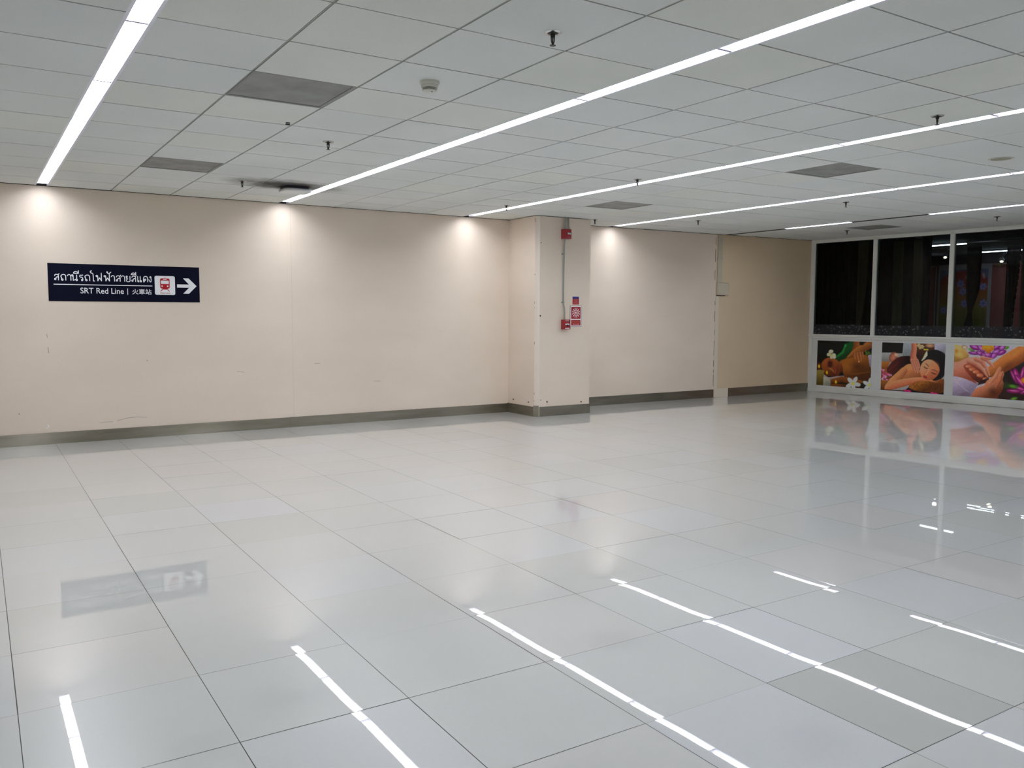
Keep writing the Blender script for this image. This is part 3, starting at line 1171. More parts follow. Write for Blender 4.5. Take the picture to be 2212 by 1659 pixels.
b.box(-0.01, 5.085, 2.0 and -0.0215, -0.0160, 2.733, 2.737, M['shadow_gap'])
b.build('shadow_joint', f)
b = MB()
b.box(0.0, 5.085, 0.0, 0.05, 0.0, 1.0, M['panel'])
b.box(5.085, 16.2, -0.02, 0.08, 0, 2.82, M['panel'])
b.box(-0.02, 5.085, 0.0, 0.08, 2.735, 2.9, M['shop_wall'])
struct(b.build('wall_right', mw=GW))
for k in range(4):
    s0, s1 = MUL[k][1], MUL[k + 1][0]
    b = MB()
    b.box(s0, s1, 0.010, 0.018, 1.036, 2.664, M['glass'])
    o = struct(b.build('window_%d' % (k + 1), mw=GW))
    b = MB()
    b.box(s0, s0 + 0.012, 0.0, 0.010, 1.037, 2.662, mat('glass_gasket', (0.03, 0.05, 0.047), 0.5))
    b.box(s1 - 0.006, s1, 0.0, 0.010, 1.037, 2.662, mat('gasket', (0.01, 0.012, 0.012), 0.5))
    b.box(s0, s1, 0.0, 0.010, 2.652, 2.662, mat('gasket_top', (0.01, 0.012, 0.012), 0.5))
    b.build('gasket', o)
    b = MB()
    b.box(s0 + 0.012, s1 - 0.006, 0.007, 0.0085, 1.038, 1.214, M['film'])
    b.build('frosted_film', o)


# ------------------------------------------------------------------ printed pictures
def homog(src, dst):
    A, B = [], []
    for (x, y), (u, v) in zip(src, dst):
        A.append([x, y, 1, 0, 0, 0, -u * x, -u * y])
        A.append([0, 0, 0, x, y, 1, -v * x, -v * y])
        B += [u, v]
    h = np.linalg.solve(np.array(A, float), np.array(B, float))
    return np.append(h, 1).reshape(3, 3)


def L(c):
    return np.array(lin(c))


class Canvas:
    """a print laid out in the units of a sketch whose corners are given as a quad"""
    def __init__(s, w, h, quad, bg):
        s.w, s.h = w, h
        H = homog([(0, 0), (1, 0), (1, 1), (0, 1)], quad)
        u, v = np.meshgrid((np.arange(w) + 0.5) / w, (np.arange(h) + 0.5) / h)
        d = H[2, 0] * u + H[2, 1] * v + 1
        s.X = (H[0, 0] * u + H[0, 1] * v + H[0, 2]) / d
        s.Y = (H[1, 0] * u + H[1, 1] * v + H[1, 2]) / d
        s.C = np.ones((h, w, 3)) * L(bg)
        r = np.random.RandomState(4)
        s.N = r.rand(h, w)
        n = r.rand(h // 4 + 2, w // 4 + 2)
        s.N2 = np.kron(n, np.ones((4, 4)))[:h, :w]

    def put(s, a, c):
        a = np.clip(a, 0, 1)[..., None]
        s.C = s.C * (1 - a) + c * a

    def grad(s, c0, c1, g):
        if c1 is None:
            return L(c0)
        (x0, y0), (x1, y1) = g
        dx, dy = x1 - x0, y1 - y0
        t = np.clip(((s.X - x0) * dx + (s.Y - y0) * dy) / (dx * dx + dy * dy), 0, 1)[..., None]
        t = t * t * (3 - 2 * t)
        return L(c0) * (1 - t) + L(c1) * t

    def poly(s, pts, c0, c1=None, g=None, soft=8, curve=True, grain=0.0, alpha=1.0):
        P = [np.array(p, float) for p in pts]
        if curve:
            Q = []
            n = len(P)
            for i in range(n):
                a, b_, c, d = P[i - 1], P[i], P[(i + 1) % n], P[(i + 2) % n]
                for t in (0, 0.25, 0.5, 0.75):
                    Q.append(0.5 * ((2 * b_) + (c - a) * t + (2 * a - 5 * b_ + 4 * c - d) * t * t + (3 * b_ - a - 3 * c + d) * t ** 3))
            P = Q
        inside = np.zeros(s.X.shape, bool)
        dist = np.full(s.X.shape, 1e9)
        n = len(P)
        for i in range(n):
            (x0, y0), (x1, y1) = P[i], P[(i + 1) % n]
            if y0 != y1:
                cr = ((y0 > s.Y) != (y1 > s.Y)) & (s.X < (x1 - x0) * (s.Y - y0) / (y1 - y0) + x0)
                inside ^= cr
            dx, dy = x1 - x0, y1 - y0
            l2 = dx * dx + dy * dy + 1e-9
            t = np.clip(((s.X - x0) * dx + (s.Y - y0) * dy) / l2, 0, 1)
            dist = np.minimum(dist, (s.X - x0 - t * dx) ** 2 + (s.Y - y0 - t * dy) ** 2)
        sd = np.sqrt(dist) * np.where(inside, 1, -1)
        col = s.grad(c0, c1, g)
        if grain:
            col = col * (1 + grain * (s.N2 - 0.5) + grain * (s.N - 0.5))[..., None]
        s.put(alpha * (0.5 + sd / soft), col)

    def limb(s, path, c0, c1, soft=8, flip=1.0, alpha=1.0):
        """tapering rounded stroke, path [(x, y, r)], light on one flank"""
        best = np.full(s.X.shape, 1e9)
        side = np.zeros(s.X.shape)
        rad = np.ones(s.X.shape)
        for (x0, y0, r0), (x1, y1, r1) in zip(path[:-1], path[1:]):
            dx, dy = x1 - x0, y1 - y0
            l2 = dx * dx + dy * dy + 1e-9
            t = np.clip(((s.X - x0) * dx + (s.Y - y0) * dy) / l2, 0, 1)
            ex, ey = s.X - x0 - t * dx, s.Y - y0 - t * dy
            r = r0 + (r1 - r0) * t
            d = np.sqrt(ex * ex + ey * ey) - r
            lat = (ex * -dy + ey * dx) / math.sqrt(l2)
            up = d < best
            best = np.where(up, d, best)
            side = np.where(up, lat, side)
            rad = np.where(up, r, rad)
        t = np.clip(0.5 + 0.5 * flip * side / rad, 0, 1)[..., None]
        s.put(alpha * (0.5 - best / soft), L(c0) * (1 - t) + L(c1) * t)

    def ell(s, cx, cy, rx, ry, c0, c1=None, rot=0.0, soft=0.15, alpha=1.0):
        a = math.radians(rot)
        x, y = s.X - cx, s.Y - cy
        p = (x * math.cos(a) + y * math.sin(a)) / rx
        q = (-x * math.sin(a) + y * math.cos(a)) / ry
        r = np.sqrt(p * p + q * q)
        col = L(c0)
        if c1 is not None:
            t = np.clip(r, 0, 1)[..., None]
            col = L(c0) * (1 - t) + L(c1) * t
        s.put(alpha * (1 - r) / soft + 0.5 * alpha, col)

    def flower(s, cx, cy, r, c0, c1, mid, n=5, rot=0, sq=1.0):
        for k in range(n):
            a = math.radians(rot + 360 * k / n)
            s.ell(cx + math.cos(a) * r * 0.55, cy + math.sin(a) * r * 0.55 * sq, r * 0.5, r * 0.27, c0, c1, math.degrees(math.atan2(math.sin(a) * sq, math.cos(a))))
        s.ell(cx, cy, r * 0.2, r * 0.2, mid, None, 0, 0.8)


def picture(name, cv, parent, x0, x1, z0, z1, y, gain, rough=0.35):
    """the print as a fine grid of coloured cells on a plate facing -y (local x right, z up)"""
    w, h = cv.w, cv.h
    xs, zs = np.linspace(x0, x1, w + 1), np.linspace(z1, z0, h + 1)
    gx, gz = np.meshgrid(xs, zs)
    V = np.stack([gx.ravel(), np.full(gx.size, y), gz.ravel()], -1)
    i, j = np.meshgrid(np.arange(w), np.arange(h))
    a = (j * (w + 1) + i).ravel()
    F = np.stack([a + w + 1, a + w + 2, a + 1, a], -1)
    me = bpy.data.meshes.new(name)
    me.from_pydata(V.tolist(), [], F.tolist())
    g = cv.C ** 1.14 * (1 + 0.16 * (cv.N2 - 0.5) + 0.08 * (cv.N - 0.5))[..., None]
    col = np.clip(g * gain, 0, 0.95)
    # colours on vertices, averaged, so that the print stays smooth
    p = np.pad(col, ((1, 1), (1, 1), (0, 0)), mode='edge')
    vc = 0.25 * (p[:-1, :-1] + p[1:, :-1] + p[:-1, 1:] + p[1:, 1:])
    at = me.color_attributes.new('print', 'FLOAT_COLOR', 'POINT')
    rgba = np.concatenate([vc.reshape(-1, 3), np.ones(((w + 1) * (h + 1), 1))], -1)
    at.data.foreach_set('color', rgba.ravel().astype(np.float32))
    m = mat(name + '_ink', rough=rough, spec=0.4)
    n = nd(m, 'ShaderNodeVertexColor', layer_name='print')
    lk(m, n.outputs['Color'], m.node_tree.nodes['Principled BSDF'].inputs['Base Color'])
    me.materials.append(m)
    o = bpy.data.objects.new(name, me)
    COL.objects.link(o)
    o.parent = parent
    return o


#@POSTERS@
def poster_back():
    c = Canvas(200, 146, [(183, 88), (1000, 115), (975, 828), (160, 752)], (9, 17, 16))
    c.ell(250, 240, 160, 130, (16, 26, 30), (9, 17, 16), 0, 1.0)
    c.poly([(455, 340), (500, 300), (560, 235), (585, 150), (640, 125), (725, 112), (735, 230), (650, 325), (560, 390), (480, 392)], (14, 78, 34), (8, 52, 24), ((560, 200), (640, 360)))
    c.limb([(475, 330, 14), (560, 270, 18), (598, 165, 12)], (40, 135, 60), (20, 95, 40), 14)
    c.ell(598, 165, 16, 22, (60, 160, 90), (30, 120, 60), 0, 0.8)
    c.ell(220, 420, 85, 110, (18, 12, 12), None, 10, 0.3)
    c.poly([(505, 415), (600, 365), (690, 325), (800, 312), (930, 322), (985, 470), (985, 640), (960, 735), (870, 745), (740, 690), (600, 640), (545, 560)], (146, 88, 34), (78, 42, 14), ((620, 350), (760, 700)), 10)
    c.ell(780, 480, 110, 60, (72, 36, 12), None, 12, 1.2, 0.6)
    c.ell(620, 470, 70, 80, (158, 98, 42), None, 20, 1.3, 0.6)
    c.limb([(600, 590, 6), (760, 600, 9), (960, 570, 6)], (150, 92, 40), (120, 70, 26), 20, 1, 0.6)
    c.poly([(238, 470), (250, 410), (300, 362), (370, 345), (440, 366), (505, 412), (548, 470), (560, 545), (545, 605), (480, 636), (400, 634), (320, 605), (262, 540)], (152, 84, 42), (84, 38, 18), ((330, 370), (440, 640)), 10)
    c.ell(366, 436, 38, 46, (74, 30, 24), None, 0, 0.9)
    c.limb([(330, 470, 6), (370, 482, 7), (400, 465, 5)], (40, 18, 14), (40, 18, 14), 8)
    c.ell(322, 566, 30, 32, (70, 34, 22), None, 0, 0.9)
    c.limb([(350, 512, 9), (392, 530, 15), (415, 560, 11)], (178, 112, 66), (110, 56, 28), 12)
    c.limb([(442, 500, 9), (458, 540, 14), (440, 585, 10)], (118, 46, 36), (150, 70, 56), 12)
    c.limb([(488, 470, 8), (500, 540, 12), (470, 600, 10)], (128, 62, 30), (96, 44, 20), 18, 1, 0.8)
    c.poly([(538, 560), (570, 600), (560, 640), (500, 628)], (18, 10, 8), None, None, 12)
    c.poly([(262, 600), (340, 640), (470, 628), (572, 622), (560, 648), (430, 668), (372, 692), (378, 752), (262, 758)], (172, 158, 158), (120, 104, 100), ((300, 620), (340, 760)), 8)
    c.limb([(400, 700, 34), (540, 674, 44), (700, 706, 44), (860, 740, 36)], (140, 84, 38), (88, 44, 16), 10)
    c.poly([(350, 735), (620, 750), (985, 745), (985, 840), (600, 815), (340, 785)], (112, 66, 30), (70, 40, 16), ((500, 740), (560, 820)), 10, False)
    c.poly([(800, 745), (985, 740), (985, 840), (860, 820)], (26, 26, 18), None, None, 14)
    c.limb([(758, 100, 46), (765, 170, 48), (740, 240, 46)], (150, 92, 44), (104, 58, 24), 8)
    c.limb([(1010, 130, 56), (900, 190, 60), (800, 240, 56), (720, 290, 46), (640, 345, 22)], (166, 104, 52), (104, 58, 22), 8, -1)
    c.ell(846, 132, 34, 30, (22, 22, 14), None, 0, 0.5)
    for p in ([(735, 285, 20), (728, 330, 17), (738, 368, 12)], [(768, 285, 20), (776, 350, 18), (800, 414, 12)], [(812, 282, 20), (824, 340, 17), (830, 400, 12)], [(850, 275, 17), (860, 320, 14), (862, 352, 10)]):
        c.limb(p, (178, 114, 68), (120, 66, 32), 6)
    c.ell(801, 410, 9, 12, (212, 160, 130), None, 20, 0.5)
    for x, t in ((902, 250), (920, 270), (942, 262), (962, 275)):
        c.limb([(x, t, 7), (x + 8, 305, 5)], (120, 150, 50), (40, 80, 20), 6)
    c.poly([(938, 316), (990, 306), (990, 520), (966, 480)], (168, 160, 172), (130, 122, 140), ((950, 320), (980, 500)), 8, False)
    for x, y, rx, ry, ro in ((380, 255, 28, 36, 80), (346, 300, 30, 26, 0), (424, 308, 32, 26, 20), (430, 340, 26, 24, 0), (388, 335, 24, 30, 0)):
        c.ell(x, y, rx, ry, (226, 224, 200), (178, 176, 140), ro, 0.2)
    c.ell(382, 308, 16, 22, (190, 188, 96), None, 0, 0.8)
    c.poly([(158, 532), (220, 524), (278, 540), (270, 640), (262, 756), (158, 752)], (142, 124, 66), (86, 72, 28), ((200, 530), (230, 750)), 8, False)
    c.poly([(268, 636), (330, 650), (372, 692), (368, 770), (262, 762)], (172, 170, 156), (130, 130, 118), ((290, 640), (330, 770)), 8, False)
    for x, y in ((202, 474), (319, 568), (453, 712)):
        c.ell(x, y, 26, 40, (150, 90, 20), None, 0, 1.6, 0.5)
        c.ell(x, y, 14, 26, (250, 205, 60), (226, 150, 20), 0, 0.5)
    c.flower(712, 742, 112, (228, 236, 228), (176, 190, 180), (196, 190, 60), 5, -60)
    c.flower(962, 765, 105, (214, 222, 216), (168, 180, 172), (190, 184, 70), 5, -80)
    return c


def poster_woman():
    c = Canvas(200, 152, [(1145, 135), (2098, 156), (2066, 916), (1122, 848)], (150, 152, 150))
    c.poly([(1130, 120), (1468, 130), (1446, 300), (1130, 290)], (7, 12, 10), None, None, 6, False)
    c.poly([(1130, 288), (1310, 290), (1250, 425), (1130, 425)], (158, 160, 158), (120, 120, 116), ((1200, 290), (1190, 420)), 6, False)
    c.poly([(1462, 130), (1600, 140), (1600, 360), (1446, 350)], (150, 156, 160), (126, 132, 136), ((1500, 140), (1520, 350)), 6, False)
    c.poly([(1645, 130), (1940, 140), (1932, 260), (1800, 300), (1740, 420), (1650, 420)], (82, 44, 28), (44, 20, 16), ((1700, 180), (1720, 400)), 8, False)
    for x, y, r in ((1692, 176, 34), (1740, 196, 36), (1712, 214, 26)):
        c.flower(x, y, r, (206, 190, 150), (150, 130, 90), (170, 150, 80), 6)
    c.ell(1860, 178, 70, 32, (196, 156, 122), (140, 100, 74), 0, 0.3)
    for x in (1782, 1818):
        c.ell(x, 240, 18, 10, (200, 196, 70), None, 10, 0.6)
    c.poly([(1926, 140), (2110, 150), (2110, 310), (2040, 280), (1930, 246)], (178, 176, 192), (140, 138, 152), ((1960, 150), (2060, 290)), 8, False)
    c.poly([(1120, 425), (1265, 420), (1235, 500), (1200, 590), (1120, 560)], (168, 106, 46), (120, 66, 24), ((1150, 430), (1180, 560)), 8, False)
    c.ell(1310, 360, 62, 82, (190, 128, 102), (130, 74, 54), 20, 0.15)
    c.ell(1352, 322, 26, 22, (214, 170, 140), None, 30, 0.9)
    c.poly([(1120, 540), (1200, 530), (1300, 600), (1360, 660), (1250, 740), (1120, 720)], (150, 90, 54), (104, 54, 30), ((1150, 550), (1250, 720)), 10, False)
    r = random.Random(9)
    for k in range(46):
        x, y = r.uniform(1130, 1290), r.uniform(540, 710)
        if (x - 1130) * 0.5 + 520 < y + 40:
            c.ell(x, y, r.uniform(10, 22), r.uniform(7, 12), r.choice([(206, 110, 150), (226, 160, 186), (176, 70, 110), (150, 60, 80)]), None, r.uniform(0, 180), 0.5)
    c.poly([(1120, 700), (1290, 710), (1230, 800), (1190, 860), (1120, 850)], (150, 92, 40), (96, 54, 22), ((1160, 700), (1190, 850)), 8, False)
    c.poly([(1212, 560), (1240, 490), (1310, 410), (1400, 352), (1500, 335), (1580, 345), (1640, 420), (1760, 400), (1750, 520), (1640, 620), (1440, 640), (1330, 632), (1260, 606)], (84, 34, 32), (26, 12, 12), ((1260, 440), (1540, 500)), 8)
    c.limb([(1250, 560, 8), (1330, 500, 10), (1380, 440, 8)], (120, 54, 50), (70, 28, 26), 18, 1, 0.7)
    c.poly([(1400, 610), (1450, 520), (1530, 462), (1620, 470), (1700, 540), (1750, 620), (1760, 700), (1620, 720), (1460, 740), (1360, 720)], (206, 142, 92), (146, 82, 48), ((1480, 480), (1600, 720)), 8)
    c.limb([(1235, 815, 52), (1310, 720, 60), (1400, 640, 62), (1470, 560, 52)], (210, 146, 96), (150, 86, 52), 8)
    c.limb([(1222, 820, 40), (1330, 775, 62), (1480, 738, 58), (1620, 706, 44), (1740, 690, 34), (1890, 726, 20)], (216, 142, 102), (164, 92, 62), 8, 1)
    c.poly([(1490, 850), (1560, 790), (1640, 820), (2080, 870), (2080, 930), (1560, 890)], (22, 10, 10), None, None, 8, False)
    c.poly([(1120, 840), (1500, 855), (1600, 890), (1120, 870)], (60, 30, 16), None, None, 8, False)
    c.poly([(1540, 800), (1600, 745), (1720, 712), (1880, 716), (2080, 742), (2080, 880), (1840, 882), (1640, 856)], (150, 94, 40), (92, 50, 14), ((1680, 720), (1760, 880)), 10, True, 0.5)
    c.poly([(1880, 700), (1960, 672), (2080, 690), (2080, 745), (1920, 735)], (190, 122, 72), (120, 66, 30), ((1940, 680), (1980, 745)), 8)
    c.poly([(1735, 420), (1780, 320), (1850, 258), (1950, 240), (2050, 275), (2092, 330), (2092, 560), (2062, 650), (1990, 694), (1900, 700), (1800, 560)], (14, 12, 16), (6, 5, 7), ((1850, 260), (2000, 600)), 8)
    c.poly([(1712, 590), (1716, 510), (1752, 432), (1820, 390), (1900, 402), (1970, 462), (2004, 530), (1990, 600), (1940, 664), (1880, 697), (1800, 698), (1745, 660)], (222, 152, 112), (166, 92, 58), ((1780, 420), (1900, 700)), 8)
    c.ell(1920, 480, 60, 50, (200, 126, 86), None, 30, 1.2, 0.6)
    c.limb([(1772, 498, 6), (1798, 520, 8), (1826, 522, 5)], (48, 22, 18), (48, 22, 18), 7)
    c.limb([(1886, 586, 6), (1920, 602, 8), (1956, 606, 5)], (44, 20, 18), (44, 20, 18), 7)
    c.limb([(1796, 450, 5), (1822, 470, 6), (1842, 494, 5)], (84, 44, 32), (84, 44, 32), 8)
    c.limb([(1886, 546, 5), (1930, 548, 6), (1972, 574, 4)], (78, 40, 30), (78, 40, 30), 8)
    c.limb([(1846, 530, 8), (1812, 588, 14), (1796, 612, 12)], (232, 168, 130), (172, 100, 70), 10)
    c.ell(1790, 652, 34, 17, (168, 54, 56), (140, 40, 44), 28, 0.4)
    c.ell(1748, 560, 22, 30, (226, 140, 112), None, 0, 1.2, 0.6)
    c.limb([(1620, 120, 38), (1622, 240, 40), (1606, 340, 44), (1622, 410, 52)], (208, 134, 104), (150, 84, 60), 7)
    for p in ([(1580, 395, 20), (1606, 490, 17), (1636, 575, 10)], [(1612, 400, 20), (1646, 510, 17), (1672, 592, 10)], [(1645, 400, 19), (1676, 500, 16), (1692, 575, 9)], [(1668, 395, 16), (1696, 470, 14), (1704, 520, 8)]):
        c.limb(p, (214, 148, 120), (156, 92, 70), 5)
    c.limb([(1812, 268, 7), (1800, 318, 22), (1772, 366, 16), (1738, 404, 6)], (234, 226, 190), (190, 180, 130), 7)
    for x, y, a, b_ in ((1500, 858, 40, 14), (1545, 866, 34, 18), (1900, 893, 34, 16), (1955, 905, 40, 14)):
        c.ell(x, y, a, b_, (214, 60, 130), (160, 30, 90), 10, 0.5)
    return c


def poster_foot():
    c = Canvas(210, 162, [(330, 275), (2010, 300), (2010, 1545), (300, 1408)], (182, 176, 184))
    c.poly([(1080, 1120), (1280, 860), (1480, 820), (1700, 620), (2040, 380), (2040, 1580), (1200, 1520)], (30, 20, 16), (44, 22, 12), ((1400, 900), (1300, 1500)), 20, False)
    c.ell(1720, 620, 120, 90, (60, 62, 58), None, -30, 1.6, 0.7)
    c.poly([(310, 300), (430, 290), (560, 380), (640, 520), (590, 580), (460, 640), (310, 690)], (206, 172, 104), (150, 108, 42), ((400, 320), (440, 660)), 10)
    c.ell(540, 330, 66, 46, (204, 172, 140), (150, 110, 80), 20, 0.3)
    c.ell(540, 336, 44, 28, (196, 180, 160), None, 20, 0.5)
    c.ell(440, 500, 90, 60, (214, 178, 104), None, 20, 1.2, 0.7)
    c.ell(370, 420, 40, 50, (170, 120, 30), None, 0, 0.9, 0.7)
    c.poly([(610, 370), (680, 340), (760, 400), (700, 430)], (128, 168, 96), (80, 120, 60), ((620, 350), (740, 420)), 10)
    c.ell(1440, 320, 60, 46, (110, 170, 40), (60, 110, 20), -30, 0.4)
    petals = [(770, 330, 130, 62, 18), (900, 350, 120, 60, 40), (1230, 320, 90, 60, 150), (1350, 330, 90, 56, 140), (750, 458, 130, 40, 4), (900, 470, 120, 52, 20), (1330, 440, 120, 56, 160), (1220, 430, 110, 60, 150), (1000, 520, 130, 62, 30), (1150, 520, 120, 62, 150), (1060, 500, 80, 80, 0)]
    for i, (x, y, a, b_, ro) in enumerate(petals):
        c.ell(x, y, a, b_, (186, 104, 188) if i % 2 else (150, 40, 140), (112, 18, 104), ro, 0.12)
        c.ell(x - 10, y - 12, a * 0.5, b_ * 0.3, (214, 150, 214), None, ro, 1.3, 0.6)
    c.ell(1030, 486, 60, 30, (216, 150, 200), (150, 60, 140), 20, 0.5)
    c.poly([(950, 280), (1150, 285), (1168, 370), (1100, 430), (1045, 460), (985, 410), (905, 350)], (222, 150, 34), (170, 96, 12), ((1000, 290), (1060, 450)), 12, True, 0.4)
    c.limb([(2060, 290, 190), (1760, 470, 185), (1480, 650, 180), (1280, 780, 160), (1100, 880, 120)], (204, 128, 64), (118, 58, 22), 12, -1)
    c.ell(1640, 460, 220, 60, (206, 132, 66), None, -32, 1.4, 0.6)
    c.ell(1480, 760, 150, 60, (96, 44, 16), None, -40, 1.4, 0.6)
    c.poly([(300, 690), (420, 650), (540, 590), (640, 556), (760, 548), (860, 560), (960, 600), (1010, 760), (900, 800), (760, 760), (640, 720), (540, 760), (620, 900), (760, 1060), (860, 1170), (700, 1100), (520, 1040), (300, 985)], (212, 142, 118), (146, 74, 50), ((480, 600), (600, 1100)), 10)
    c.poly([(530, 740), (620, 690), (760, 720), (930, 850), (1080, 1000), (1060, 1090), (930, 1150), (780, 1080), (640, 930), (560, 830)], (150, 70, 46), (84, 30, 18), ((640, 740), (820, 1100)), 10)
    for x, y, a, b_ in ((636, 752, 86, 44), (716, 818, 88, 50), (796, 872, 84, 48), (884, 946, 84, 52), (1002, 1036, 62, 44)):
        c.ell(x, y + 18, a, b_, (110, 44, 28), None, 18, 0.2)
        c.ell(x, y, a, b_, (214, 128, 90), (160, 78, 50), 14, 0.15)
        c.ell(x - a * 0.45, y + 4, a * 0.28, b_ * 0.5, (228, 158, 128), None, 14, 0.9, 0.8)
    c.poly([(1120, 1100), (1000, 1130), (900, 1160), (840, 1180), (900, 1080), (1060, 1020)], (44, 16, 10), None, None, 20)
    for p in ([(640, 640, 56), (790, 690, 56), (930, 810, 40), (1050, 985, 16)], [(800, 590, 56), (930, 640, 56), (1020, 780, 36), (1092, 950, 14)], [(930, 560, 46), (1020, 600, 46), (1110, 690, 32), (1178, 775, 15)], [(1000, 560, 26), (1080, 580, 24), (1145, 578, 12)]):
        c.limb(p, (222, 156, 132), (150, 78, 56), 9)
    c.poly([(670, 1460), (730, 1330), (830, 1240), (980, 1180), (1040, 1080), (1180, 960), (1262, 800), (1310, 756), (1348, 790), (1336, 880), (1386, 850), (1412, 920), (1384, 1060), (1418, 1130), (1396, 1280), (1300, 1440), (1250, 1530)], (206, 134, 98), (104, 50, 26), ((1000, 1040), (1230, 1420)), 10)
    c.limb([(1110, 1130, 26), (1230, 990, 44), (1310, 810, 22)], (216, 148, 116), (160, 92, 62), 12)
    c.limb([(1250, 1210, 22), (1330, 1080, 30), (1386, 890, 16)], (196, 120, 88), (130, 66, 40), 12)
    c.ell(1180, 1330, 90, 70, (70, 30, 12), None, 60, 1.5, 0.7)
    c.poly([(290, 970), (420, 990), (560, 1030), (720, 1100), (850, 1160), (790, 1270), (690, 1440), (290, 1420)], (190, 178, 198), (136, 122, 144), ((420, 990), (560, 1380)), 10, False)
    c.limb([(330, 1100, 10), (480, 1200, 16), (640, 1340, 10)], (206, 196, 214), (150, 136, 158), 30, 1, 0.7)
    c.poly([(470, 1380), (600, 1330), (690, 1380), (660, 1440), (480, 1430)], (120, 104, 122), None, None, 30)
    for i, (x, y, a, b_, ro) in enumerate([(1640, 980, 180, 52, 62), (1700, 960, 190, 66, 70), (1830, 900, 170, 60, 100), (1780, 1080, 190, 62, 50), (1660, 1310, 180, 54, 4), (1780, 1250, 170, 52, 20), (1900, 1320, 120, 46, 150), (1930, 960, 150, 60, 110)]):
        c.ell(x, y, a, b_, (186, 40, 140) if i % 2 else (150, 16, 104), (104, 6, 74), ro, 0.12)
        c.ell(x - 14, y - 8, a * 0.55, b_ * 0.25, (222, 130, 196), None, ro, 1.3, 0.6)
    c.ell(1880, 1060, 90, 70, (232, 156, 30), (190, 96, 14), 0, 0.3)
    c.ell(1620, 1200, 130, 44, (96, 150, 44), (44, 84, 20), 12, 0.4)
    c.ell(1480, 1180, 70, 70, (40, 56, 20), None, 0, 0.8, 0.8)
    c.ell(1660, 1484, 84, 36, (120, 176, 60), (50, 90, 20), -12, 0.4)
    return c


def mural_print():
    c = Canvas(80, 150, [(0, 0), (100, 0), (100, 190), (0, 190)], (150, 60, 50))
    c.poly([(-5, -5), (105, -5), (105, 195), (-5, 195)], (168, 52, 52), (176, 110, 56), ((50, 10), (50, 58)), 1, False)
    c.poly([(-5, 66), (105, 66), (105, 195), (-5, 195)], (156, 134, 66), (112, 122, 62), ((50, 66), (50, 130)), 24, False)
    c.poly([(-5, -5), (105, -5), (105, 22), (82, 8), (50, 2), (18, 8), (-5, 22)], (128, 130, 156), None, None, 5, True)
    r = random.Random(3)
    for x, y, s_ in ((44, 29, 9), (50, 45, 9), (24, 56, 8), (54, 70, 9), (93, 70, 9), (91, 36, 8), (10, 84, 8)):
        c.flower(x, y, s_, (206, 196, 240), (140, 132, 196), (110, 100, 184), 6, r.uniform(0, 60))
    for x, y in ((57, 14), (91, 14), (28, 20)):
        c.ell(x, y, 3, 7, (226, 206, 214), (190, 140, 150), r.uniform(-20, 20), 0.4)
    for x in (24, 54, 76, 93):
        c.limb([(x, 80, 0.8), (x + 3, 130, 1.2), (x - 2, 190, 1.2)], (112, 128, 62), (80, 96, 44), 3)
    return c


GAIN = 2.05
PF = GW @ Matrix.Translation((0, -0.0045, 0))
for nm, fn, s0, s1, lab in (('massage_poster', poster_back, 0.172, 1.212, 'printed poster of a woman lying by candles, under the first shop window'),
                            ('massage_poster', poster_woman, 1.396, 2.456, 'printed poster of a dark-haired woman resting on folded arms, under the second shop window'),
                            ('massage_poster', poster_foot, 2.595, 3.715, 'printed poster of hands massaging a foot among purple lotus flowers')):
    t = thing(nm, lab, 'poster', mw=PF @ Matrix.Translation((s0, 0, 0.118)), group='massage posters below the shop windows')
    b = MB()
    b.box(0, s1 - s0, 0.0005, 0.0043, 0, 0.806, M['panel'])
    b.build('backing_sheet', t)
    picture('print', fn(), t, 0, s1 - s0, 0, 0.806, 0.0, GAIN)

# ------------------------------------------------------------------ dim shop behind the glass
b = MB()
X1s = 17.4
b.face([(11.62, 4.2, 2.73), (X1s, 4.2, 2.73), (X1s, -7.2, 2.73), (11.62, -7.2, 2.73)], M['shop_ceil'])
struct(b.build('ceiling_shop'))
b = MB()
b.face([(11.6, -7.2, 0.0), (X1s, -7.2, 0.0), (X1s, 4.2, 0.0), (11.6, 4.2, 0.0)], M['shop_floor'])
struct(b.build('floor_shop'))
b = MB()
b.box(X1s, X1s + 0.1, -7.2, 4.2, 0, 2.8, M['redwall'])
b.box(11.7, X1s, 4.2, 4.3, 0, 2.8, M['shop_wall'])
b.box(12.15, X1s, -7.3, -7.2, 0, 2.8, M['shop_wall'])
b.box(11.6, 11.7, 0.12, 4.2, 0, 2.8, M['shop_wall'])
b.box(X1s - 0.03, X1s, -7.2, 4.2, 2.52, 2.73, M['shop_wall'])
sw = struct(b.build('wall_shop'))
for y0, y1 in ((-0.10, -0.47), (1.12, 1.95), (-0.60, -1.6)):
    b = MB()
    lo, hi = min(y0, y1), max(y0, y1)
    for a, e, z0, z1 in ((lo, lo + 0.02, 0.3, 2.5), (hi - 0.02, hi, 0.3, 2.5), (lo, hi, 2.48, 2.5), (lo, hi, 0.3, 0.32)):
        b.box(X1s - 0.022, X1s, a, e, z0, z1, M['mould'])
    b.build('wall_moulding', sw)
for y in (-0.285, 1.52):
    b = MB()
    for k in range(9):
        a = math.pi * (k + 0.5) / 9
        b.prism([(y + 0.02 * math.cos(a), 2.42 + 0.02 * math.sin(a)), (y + 0.12 * math.cos(a - 0.1), 2.42 + 0.07 * math.sin(a)), (y + 0.14 * math.cos(a), 2.42 + 0.09 * math.sin(a)), (y + 0.12 * math.cos(a + 0.1), 2.42 + 0.07 * math.sin(a))], 'x', X1s - 0.03, X1s - 0.005, M['gold'])
    b.build('wall_ornament', sw)

